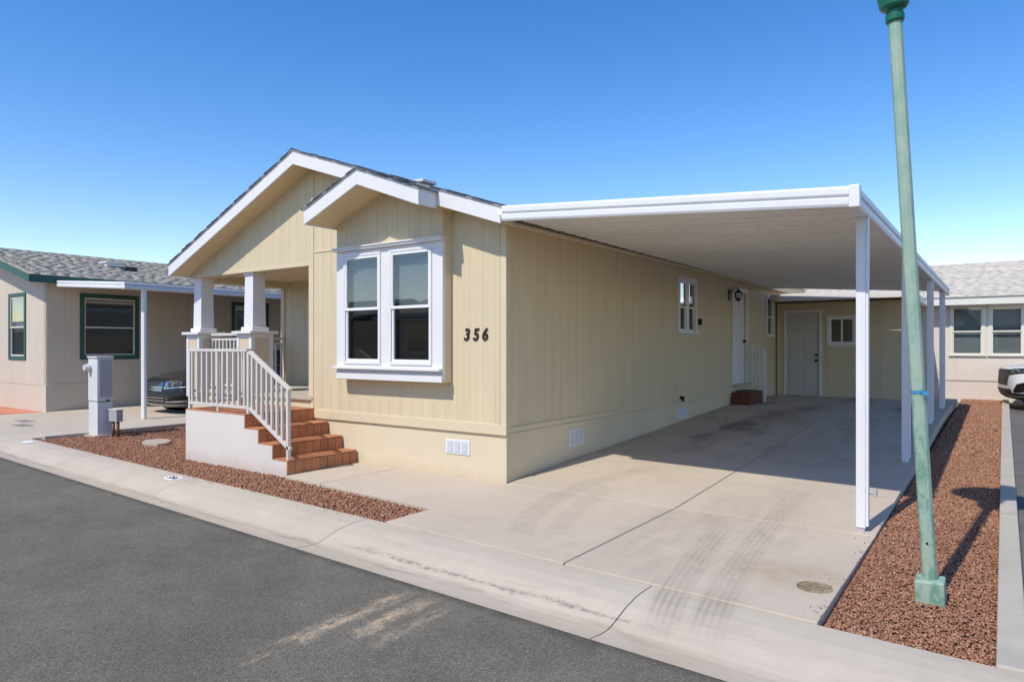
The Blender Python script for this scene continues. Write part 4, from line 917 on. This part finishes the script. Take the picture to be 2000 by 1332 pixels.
siding(a, TF((0, NY+0.010, 0), (1, 0, 0), (0, -1, 0)), NW, NX-0.04, 0.66, lambda u: zn(u), fo, pitch=0.4, mat='nwall', th=0.010)
MB().prism([(NW, 3.0), (NX, 3.0), (NX, zn(NX)), (NRX, NRZ), (NW, zn(NW))], NY+0.010, NY+0.1).build('gable', 'nwall', nh)
b = backing('side_wall', nh, TNs, NY, ND, 0.0, 3.22, so, 'nwall', -0.10, -0.010)
siding(b, TF((NX-0.010, 0, 0), (0, 1, 0), (1, 0, 0)), NY+0.02, ND, 0.70, lambda u: 3.2, so, pitch=0.4, mat='nwall', th=0.010)
MB().box(NX-0.02, NX+0.006, NY-0.006, ND, 0.0, 0.655).build('skirting', 'nwall', nh)
MB().box(NW, NX-0.021, NY-0.006, NY+0.02, 0.0, 0.64).build('skirting', 'nwall', nh)
MB().box(NX-0.015, NX+0.014, NY+0.03, ND, 0.655, 0.70).build('belt_trim', 'nwall', nh, bevel=0.003)
window(nh, TNf, *fo[0], trim=0.10, trim_mat='ngreen', sash_mat='nsash', sill=False, label='green trimmed street side window')
window(nh, TNs, *so[0], trim=0.11, trim_mat='ngreen', sash_mat='nsash', sill=False, screen_low=False, blind=False)
window(nh, TNs, *so[1], trim=0.11, trim_mat='ngreen', sash_mat='nsash', sill=False, screen_low=False, blind=False)
MB().box(NW, NX-0.11, NY+0.11, NY+0.16, 0, 0.05).box(NW, NW+0.1, NY+0.1, ND, 0, 3.2).box(NW, NX, ND-0.1, ND, 0, 3.2).build('rear_wall', 'nwall', nh)
MB().box(NW+0.1, NX-0.11, NY+0.11, ND-0.1, 0.5, 0.56).build('floor', 'room', nh)
e0, e1 = NX + 0.30, NW - 0.30; RY0 = NY - 0.48
poly = [(e0, zn(e0)), (NRX, NRZ), (e1, zn(e1)), (e1, zn(e1)+0.14), (NRX, NRZ+0.14), (e0, zn(e0)+0.14)]
MB().prism(poly, RY0+0.03, ND+0.4).build('roof_deck', 'nwall', nh)
for s0, s1 in ((e0+0.02, NRX), (NRX, e1-0.02)):
    MB().prism([(s0, zn(s0)-0.05), (s1, zn(s1)-0.05), (s1, zn(s1)+0.15), (s0, zn(s0)+0.15)], RY0, RY0+0.029).build('rake_board', 'ngreen', nh)
box('eave_fascia', 'ngreen', nh, e0+0.001, e0+0.022, RY0+0.03, ND+0.4, zn(e0)-0.05, zn(e0)+0.135)
for sx, e in ((1, e0+0.03), (-1, e1-0.03)):
    z0 = zn(e) + 0.145; shingles(nh, (e, RY0-0.01, z0), (0, ND+0.4-RY0, 0), (NRX-e, 0, NRZ+0.145-z0), 'shingle_n', var=0.13)
MB().box(-16.75, -16.35, 2.75, 3.15, zn(-16.55)+0.13, zn(-16.55)+0.22).box(-16.80, -16.30, 2.70, 3.20, zn(-16.55)+0.22, zn(-16.55)+0.26).build('roof_vent', 'metalwhite', nh, bevel=0.01)
MB().box(-16.2, -15.8, 3.0, 3.35, zn(-16.0)+0.13, zn(-16.0)+0.24).build('roof_vent', 'darkgrey', nh, bevel=0.02)
# little dark garden lamp by the left wall
gl = MB().lathe([(0.05,0),(0.05,0.03),(0.02,0.04),(0.02,0.22),(0.07,0.24),(0.07,0.36),(0.02,0.42)], 12, (-16.75, 0.1, 0.006)).build('garden_lamp', 'black', None); tag(gl, 'small black garden lamp by the left house wall', 'lamp')
# its carport
nc = empty('neighbour_carport', (-12.2, 6, 0), 'grey white carport roof on posts beside the left house', 'carport')
NC0, NC1, ND0, ND1 = NX + 0.30, -10.7, 0.64, 12.0
def zk(x): return 3.20 - (3.20-3.0)*(x-NC0)/(NC1-NC0)
psrc = None; pw = 0.3
for i in range(int((ND1-ND0-0.05)/pw)):
    y0 = ND0 + 0.03 + i*pw
    if psrc is None:
        cs = [(y0+0.002, 0.0), (y0+pw-0.035, 0.0), (y0+pw-0.03, 0.015), (y0+pw-0.006, 0.015), (y0+pw-0.002, 0.0), (y0+pw-0.002, 0.05), (y0+0.002, 0.05)]
        psrc = MB().loft([[(x, yy, zk(x) + zz - 0.06) for yy, zz in cs] for x in (NC0-0.02, NC1)]).build('roof_panel', 'pan', nc, org=(-12.2, y0, 3.0))
    else: share(psrc, nc, (-12.2, y0, 3.0))
fascia('front_fascia', (NC0+0.04, ND0, 3.10), (NC1, ND0, 2.885), (0, -1, 0), 0.15, 'metalwhite', nc)
fascia('side_fascia', (NC1, ND0-0.055, 2.885), (NC1, ND1, 2.885), (1, 0, 0), 0.15, 'metalwhite', nc)
for y in (1.05, 5.4, 9.6):
    p = empty('post', (NC1-0.05, y, 0), parent=nc); MB().box(NC1-0.10, NC1-0.02, y-0.04, y+0.04, 0.0, 2.90).build('tube', 'metalwhite', p, bevel=0.004); MB().box(NC1-0.02, NC1+0.02, y-0.03, y+0.03, 0.02, 2.9).build('side_channel', 'metalwhite', p, bevel=0.003)

# ------------------------------------------------------------------ rear neighbour
RY_ = 15.0
rh = empty('rear_house', (6, 19, 0.2), 'pale house with light grey roof behind the carport', 'house')
TRr = TF((0, RY_, 0), (1, 0, 0), (0, -1, 0))
ro = [(3.72, 4.36, 1.42, 2.66), (4.57, 5.20, 1.42, 2.66), (8.0, 9.2, 1.42, 2.66)]
a = backing('front_wall', rh, TRr, -1.0, 15.0, 0.0, 2.80, ro, 'rwall', -0.10, -0.010)
siding(a, TF((0, RY_+0.010, 0), (1, 0, 0), (0, -1, 0)), -1.0, 15.0, 0.77, lambda u: 2.80, ro, pitch=0.4, mat='rwall', th=0.010)
MB(TRr).box(-1.0, 15.0, 0.0, 0.71, -0.005, 0.004).build('skirting', 'rwall', rh)
MB(TRr).box(-1.0, 15.0, 0.735, 0.765, -0.005, 0.016).build('belt_trim', 'rwall', rh)
for o_ in ro: window(rh, TRr, *o_, trim=0.07, trim_mat='nsash', sash_mat='nsash', blind=True, screen_low=False)
MB().box(-1.0, -0.9, RY_+0.1, 23, 0, 2.8).box(14.9, 15.0, RY_+0.1, 23, 0, 2.8).box(-1, 15, 23, 23.1, 0, 2.8).build('rear_wall', 'rwall', rh)
RE, RRZ = RY_-0.45, 4.05
poly = [(RE, 2.72), (19.0, RRZ), (23.4, 2.72), (23.4, 2.9), (19.0, RRZ+0.16), (RE, 2.9)]
MB().prism(poly, -1.4, 15.4, 'x').build('roof_deck', 'rwall', rh)
box('eave_fascia', 'nsash', rh, -1.4, 15.4, RE-0.022, RE-0.001, 2.70, 2.90, 0.004)
shingles(rh, (-1.4, RE-0.03, 2.905), (16.8, 0, 0), (0, 19.03-RE, RRZ+0.16-2.905), 'shingle_r', var=0.08)
for i, (x, h, w) in enumerate(((3.85, 0.16, 0.05), (3.98, 0.09, 0.06), (4.15, 0.17, 0.07))):
    pt = empty('sill_plant', (x, RY_+0.14, 1.42), 'tiny dark potted plant on rear house window sill, %s of three' % ('left', 'middle', 'right')[i], 'plant', 'plants on the rear window sill')
    MB().lathe([(0.02,0.0),(0.03,0.05)], 10, (x, RY_+0.14, 1.42)).build('pot', 'brick', pt)
    m = MB()
    for k in range(26):
        t = random.uniform(0, 6.28); rr = random.uniform(0, w); z = 1.46 + random.uniform(0, h); c = Vector((x + rr*math.cos(t), RY_+0.14 + 0.5*rr*math.sin(t), z)); d1 = Vector((random.uniform(-1,1), random.uniform(-1,1), random.uniform(0,1))).normalized()*0.03; d2 = d1.orthogonal().normalized()*0.012
        m.add([tuple(c-d2), tuple(c+d1*0.5-d2*0.2), tuple(c+d1), tuple(c+d2)], [(0,1,2,3)])
    m.build('foliage', 'ngreen', pt)

# ------------------------------------------------------------------ unseen houses added across the street to fill the window reflections
for x0, x1, side in ((-80.0, -61.5, 'leftmost'), (-59.5, -41.0, 'second from left'), (-39.0, -20.5, 'third from left'), (-18.5, -3.0, 'fourth from left'), (-1.0, 13.5, 'rightmost')):
    oh = empty('added_opposite_house', ((x0+x1)/2, -20, 0), 'added plain beige house, unseen across the street behind the viewer, %s of five' % side, 'house', 'houses added across the street')
    TO = TF((0, -16.0, 0), (1, 0, 0), (0, 1, 0)); wo = [(x0 + d, x0 + d + 1.3, 1.4, 2.6) for d in (1.5, 5.5, 10.0)]
    backing('wall', oh, TO, x0, x1, -0.05, 2.85, wo, 'nwall', -0.15, 0.0)
    MB().box(x0, x0+0.15, -23.5, -16.16, -0.05, 2.85).box(x1-0.15, x1, -23.5, -16.16, -0.05, 2.85).box(x0+0.16, x1-0.16, -23.5, -23.4, -0.05, 2.85).build('rear_wall', 'nwall', oh)
    for o_ in wo: window(oh, TO, *o_, trim=0.08, sill=False, blind=False)
    MB().prism([(-15.6, 2.80), (-19.75, 3.95), (-23.9, 2.80), (-23.9, 2.95), (-19.75, 4.12), (-15.6, 2.95)], x0-0.3, x1+0.3, 'x').build('roof', 'roofgrey', oh)
    box('fascia', 'white', oh, x0-0.3, x1+0.3, -15.598, -15.575, 2.78, 2.95)

# ------------------------------------------------------------------ cars (front towards +x in local space)
def car(name, label, hw, paint_, lower_, Z, XF, WZ, XR, hood_z, belt, roofz, wr, suv, LW, lamp, loc, rz):
    """hull = horizontal slices; XF/XR = nose and tail position per height, WZ = half width per height"""
    c = empty(name, (0, 0, 0), label, 'car'); O = (0, 0, 0)
    zs2 = np.array(Z); nse = 4.2
    xf = lambda z: float(np.interp(z, zs2, XF)); xr = lambda z: float(np.interp(z, zs2, XR)); wz = lambda z: hw*float(np.interp(z, zs2, WZ))
    def outline(z, n=44):
        a, b, w = xf(z), xr(z), wz(z); xc_ = (0.45*a if a > 0.9 else a*0.3); pts = []
        for i in range(n):
            t = 2*math.pi*i/n; ct, st_ = math.cos(t), math.sin(t); e = 2/nse
            cx_ = math.copysign(abs(ct)**e, ct); sy = math.copysign(abs(st_)**e, st_)
            pts.append((xc_ + (a-xc_)*cx_ if ct >= 0 else xc_ + (xc_-b)*cx_, w*sy, z))
        return pts
    fine = []
    for p, q in zip(Z[:-1], Z[1:]): fine += list(np.linspace(p, q, 4)[:-1])
    fine.append(Z[-1])
    MB().loft([outline(z) for z in fine]).build('body', paint_, c, org=O, smooth=True)
    def sx(y, z):
        a, w = xf(z), wz(z); xc_ = 0.45*a; f = max(0.0, 1 - (min(abs(y), w*0.9995)/w)**nse); return xc_ + (a-xc_)*f**(1/nse)
    def patch(nm, mat, par, quad, off, thick=0.012, nu=8, nv=4, **k):
        """quad = four (y, z) corners, draped on the nose and set proud by off"""
        (y0,z0),(y1,z1),(y2,z2),(y3,z3) = quad; F, B = [], []
        for i in range(nu+1):
            u = i/nu
            for j in range(nv+1):
                v = j/nv; y = (1-v)*((1-u)*y0+u*y1) + v*((1-u)*y3+u*y2); z = (1-v)*((1-u)*z0+u*z1) + v*((1-u)*z3+u*z2)
                sgn = math.copysign(1, y) if abs(y) > hw*0.6 else 0
                F.append((sx(y, z)+off, y + sgn*off*max(0, abs(y)/hw-0.6)*2, z)); B.append((sx(y, z)+off-thick-0.03, y, z))
        n = nv+1; m = len(F); fs = []
        for i in range(nu):
            for j in range(nv):
                a = i*n+j; fs += [(a, a+1, a+n+1, a+n)]
        ring = [j for j in range(n)] + [i*n+nv for i in range(1, nu+1)] + [nu*n+j for j in range(nv-1, -1, -1)] + [i*n for i in range(nu-1, 0, -1)]
        fs += [(ring[i], ring[(i+1) % len(ring)], m+ring[(i+1) % len(ring)], m+ring[i]) for i in range(len(ring))]
        return MB().add(F+B, fs).build(nm, mat, par, org=O, **k)
    # cabin and glass
    rear = XR[-1] + (0.10 if suv else 0.55); cow = XF[-1]
    def ring(z, x0, x1, w): return [(x0, -w, z), (x0+0.05, -w*1.02, z), ((x0+x1)/2, -w*1.04, z), (x1-0.16, -w*0.98, z), (x1, -w*0.6, z), (x1+0.03, 0, z), (x1, w*0.6, z), (x1-0.16, w*0.98, z), ((x0+x1)/2, w*1.04, z), (x0+0.05, w*1.02, z), (x0, w, z)]
    w0 = hw*WZ[-1]
    MB().loft([ring(belt-0.05, rear, cow+0.02, w0*0.985), ring((belt+roofz)/2, rear+0.12, cow-0.38, w0*0.93), ring(roofz-0.05, rear+0.30, cow-0.78, w0*0.80)]).build('windows', 'carglass', c, org=O, smooth=True)
    MB().loft([ring(roofz-0.06, rear+0.26, cow-0.72, w0*0.82), ring(roofz-0.01, rear+0.36, cow-0.86, w0*0.76), ring(roofz+0.012, rear+0.6, cow-1.1, w0*0.45)]).build('roof', paint_, c, org=O, smooth=True)
    for s in (-1, 1):
        MB().bar((cow-0.12, s*w0*0.985, belt-0.03), (cow-0.92, s*w0*0.81, roofz-0.04), 0.05, 0.07).build('pillar', paint_, c, org=O)
        MB().bar((rear+0.02, s*w0*0.99, belt-0.03), (rear+0.32, s*w0*0.81, roofz-0.04), 0.16, 0.07).build('pillar', paint_, c, org=O)
        MB().bar((cow-0.95, s*w0*1.02, belt-0.03), (cow-1.15, s*w0*0.84, roofz-0.04), 0.08, 0.06).build('pillar', 'darkgrey', c, org=O)
        MB().lathe([(0.02,-0.07),(0.08,-0.05),(0.10,0),(0.08,0.06),(0.03,0.08)], 12, (cow-0.35, s*(w0+0.13), belt+0.05)).build('mirror', paint_, c, smooth=True)
        (l0, l1, l2, l3) = lamp['quad']; hl = patch('headlight', 'darkgrey', c, [(s*y, z) for y, z in lamp['quad']], 0.006)
        for y, z, r in lamp['bulbs']:
            X = sx(y, z); MB().lathe([(r*1.0,0),(r,0.012),(r*0.85,0.016),(r*0.7,0.008),(r*0.35,0.018),(0.002,0.022)], 16).build('bulb', 'chrome', hl, org=O, smooth=True)
            b_ = bpy.data.objects[[o.name for o in hl.children][-1]] if False else hl.children[-1]
            b_.rotation_euler = (0, math.radians(90), 0); b_.location = (X + 0.004, s*y, z)
        for q in lamp['strips']: patch('chrome_strip', lamp.get('strip_mat', 'chrome'), hl, [(s*y, z) for y, z in q], 0.016, nu=6, nv=1)
        for q, mt in lamp['fog']: patch('fog_intake', mt, c, [(s*y, z) for y, z in q], 0.010, nu=5, nv=3)
    for q, mt, nb in lamp['grille']:
        g_ = patch('grille', mt, c, q, 0.008, nu=14, nv=4)
        for k in range(nb):
            v = (k+0.5)/nb; zz = q[0][1] + (q[3][1]-q[0][1])*v; yl = q[0][0] + (q[3][0]-q[0][0])*v
            patch('bar', 'chrome' if not suv else 'darkgrey', g_, [(yl, zz-0.008), (-yl, zz-0.008), (-yl, zz+0.008), (yl, zz+0.008)], 0.018, nu=14, nv=1)
    z0 = Z[0]
    patch('bumper_lip', lower_, c, [(-hw*0.86, z0), (hw*0.86, z0), (hw*0.88, z0+0.07), (-hw*0.88, z0+0.07)], 0.02, nu=18, nv=2)
    for x in LW:
        for s in (-1, 1):
            MB().tube((x, s*(hw-0.30), wr), (x, s*(hw*0.997), wr), wr*1.12, wr*1.12, 30).build('wheel_arch', 'black', c)
            w = empty('wheel', (x, s*hw, 0), parent=c); yy = s*(hw-0.22); y2 = s*(hw+0.006)
            MB().loft([[(x + r*math.cos(t), q, wr + r*math.sin(t)) for t in [2*math.pi*i/28 for i in range(28)]] for q, r in ((yy, wr*0.94), (yy+s*0.02, wr), (y2-s*0.03, wr), (y2, wr*0.93), (y2, wr*0.68))]).build('tyre', 'rubber', w, smooth=True)
            rm = MB().tube((x, y2-s*0.03, wr), (x, y2+s*0.004, wr), wr*0.20, wr*0.16, 14)
            for k in range(5):
                t = 2*math.pi*k/5 + 0.3; rm.bar((x, y2-s*0.004, wr), (x + wr*0.66*math.cos(t), y2-s*0.004, wr + wr*0.66*math.sin(t)), 0.06, 0.02, up=(0, 1, 0))
            rm.build('rim', 'galv', w)
    c.location = loc; c.rotation_euler = (0, 0, rz); return c
car('parked_sedan', 'dark grey sedan parked under the left carport', 0.92, 'cardark', 'carlower',
    [0.17, 0.24, 0.40, 0.55, 0.68, 0.78, 0.85, 0.93, 1.02, 1.09], [2.22, 2.33, 2.375, 2.37, 2.35, 2.31, 2.20, 1.85, 1.30, 0.92],
    [0.93, 0.97, 1.0, 1.0, 1.0, 0.985, 0.965, 0.945, 0.92, 0.89], [-2.1, -2.25, -2.35, -2.37, -2.37, -2.36, -2.35, -2.33, -2.30, -2.25],
    0.93, 1.09, 1.52, 0.33, False, (1.42, -1.40),
    dict(quad=[(0.44, 0.62), (0.86, 0.66), (0.875, 0.80), (0.47, 0.76)], bulbs=[(0.53, 0.69, 0.050), (0.66, 0.705, 0.050), (0.78, 0.725, 0.045)],
         strips=[[(0.44, 0.605), (0.84, 0.645), (0.84, 0.662), (0.44, 0.625)], [(0.43, 0.61), (0.46, 0.61), (0.49, 0.76), (0.46, 0.76)], [(0.47, 0.755), (0.66, 0.775), (0.66, 0.79), (0.47, 0.775)]],
         fog=[([(0.50, 0.30), (0.86, 0.33), (0.86, 0.47), (0.60, 0.40)], 'black'), ([(0.46, 0.285), (0.84, 0.30), (0.84, 0.325), (0.46, 0.305)], 'chrome')],
         grille=[([(-0.36, 0.54), (0.36, 0.54), (0.41, 0.75), (-0.41, 0.75)], 'black', 5), ([(-0.42, 0.28), (0.42, 0.28), (0.45, 0.42), (-0.45, 0.42)], 'black', 2)]),
    (-11.80, 1.80 + 2.375, 0.02), math.radians(-90))
_a = math.radians(14)
car('parked_suv', 'white SUV parked at the far right by the edging', 0.95, 'carwhite', 'darkgrey',
    [0.24, 0.32, 0.48, 0.66, 0.82, 0.93, 1.0, 1.05, 1.10, 1.15], [2.18, 2.30, 2.36, 2.36, 2.34, 2.30, 2.20, 1.80, 1.35, 1.05],
    [0.92, 0.97, 1.0, 1.0, 1.0, 0.99, 0.97, 0.95, 0.93, 0.90], [-2.1, -2.25, -2.33, -2.35, -2.35, -2.34, -2.33, -2.31, -2.28, -2.25],
    1.05, 1.15, 1.70, 0.37, True, (1.40, -1.38),
    dict(quad=[(0.42, 0.80), (0.90, 0.86), (0.91, 0.98), (0.46, 0.93)], bulbs=[(0.56, 0.875, 0.042), (0.70, 0.89, 0.042)],
         strips=[[(0.42, 0.925), (0.88, 0.968), (0.88, 0.984), (0.42, 0.945)], [(0.74, 0.86), (0.90, 0.88), (0.90, 0.95), (0.76, 0.93)]],
         fog=[([(0.58, 0.40), (0.86, 0.44), (0.84, 0.66), (0.70, 0.60)], 'black'), ([(0.40, 0.33), (0.90, 0.33), (0.90, 0.40), (0.40, 0.38)], 'black')],
         grille=[([(-0.34, 0.56), (0.34, 0.56), (0.43, 0.93), (-0.43, 0.93)], 'black', 6), ([(-0.46, 0.33), (0.46, 0.33), (0.50, 0.48), (-0.50, 0.48)], 'black', 2)]),
    (4.80 + 2.36*math.cos(_a), 13.35 + 2.36*math.sin(_a), zg(13.5) - 0.05), math.radians(180) + _a)
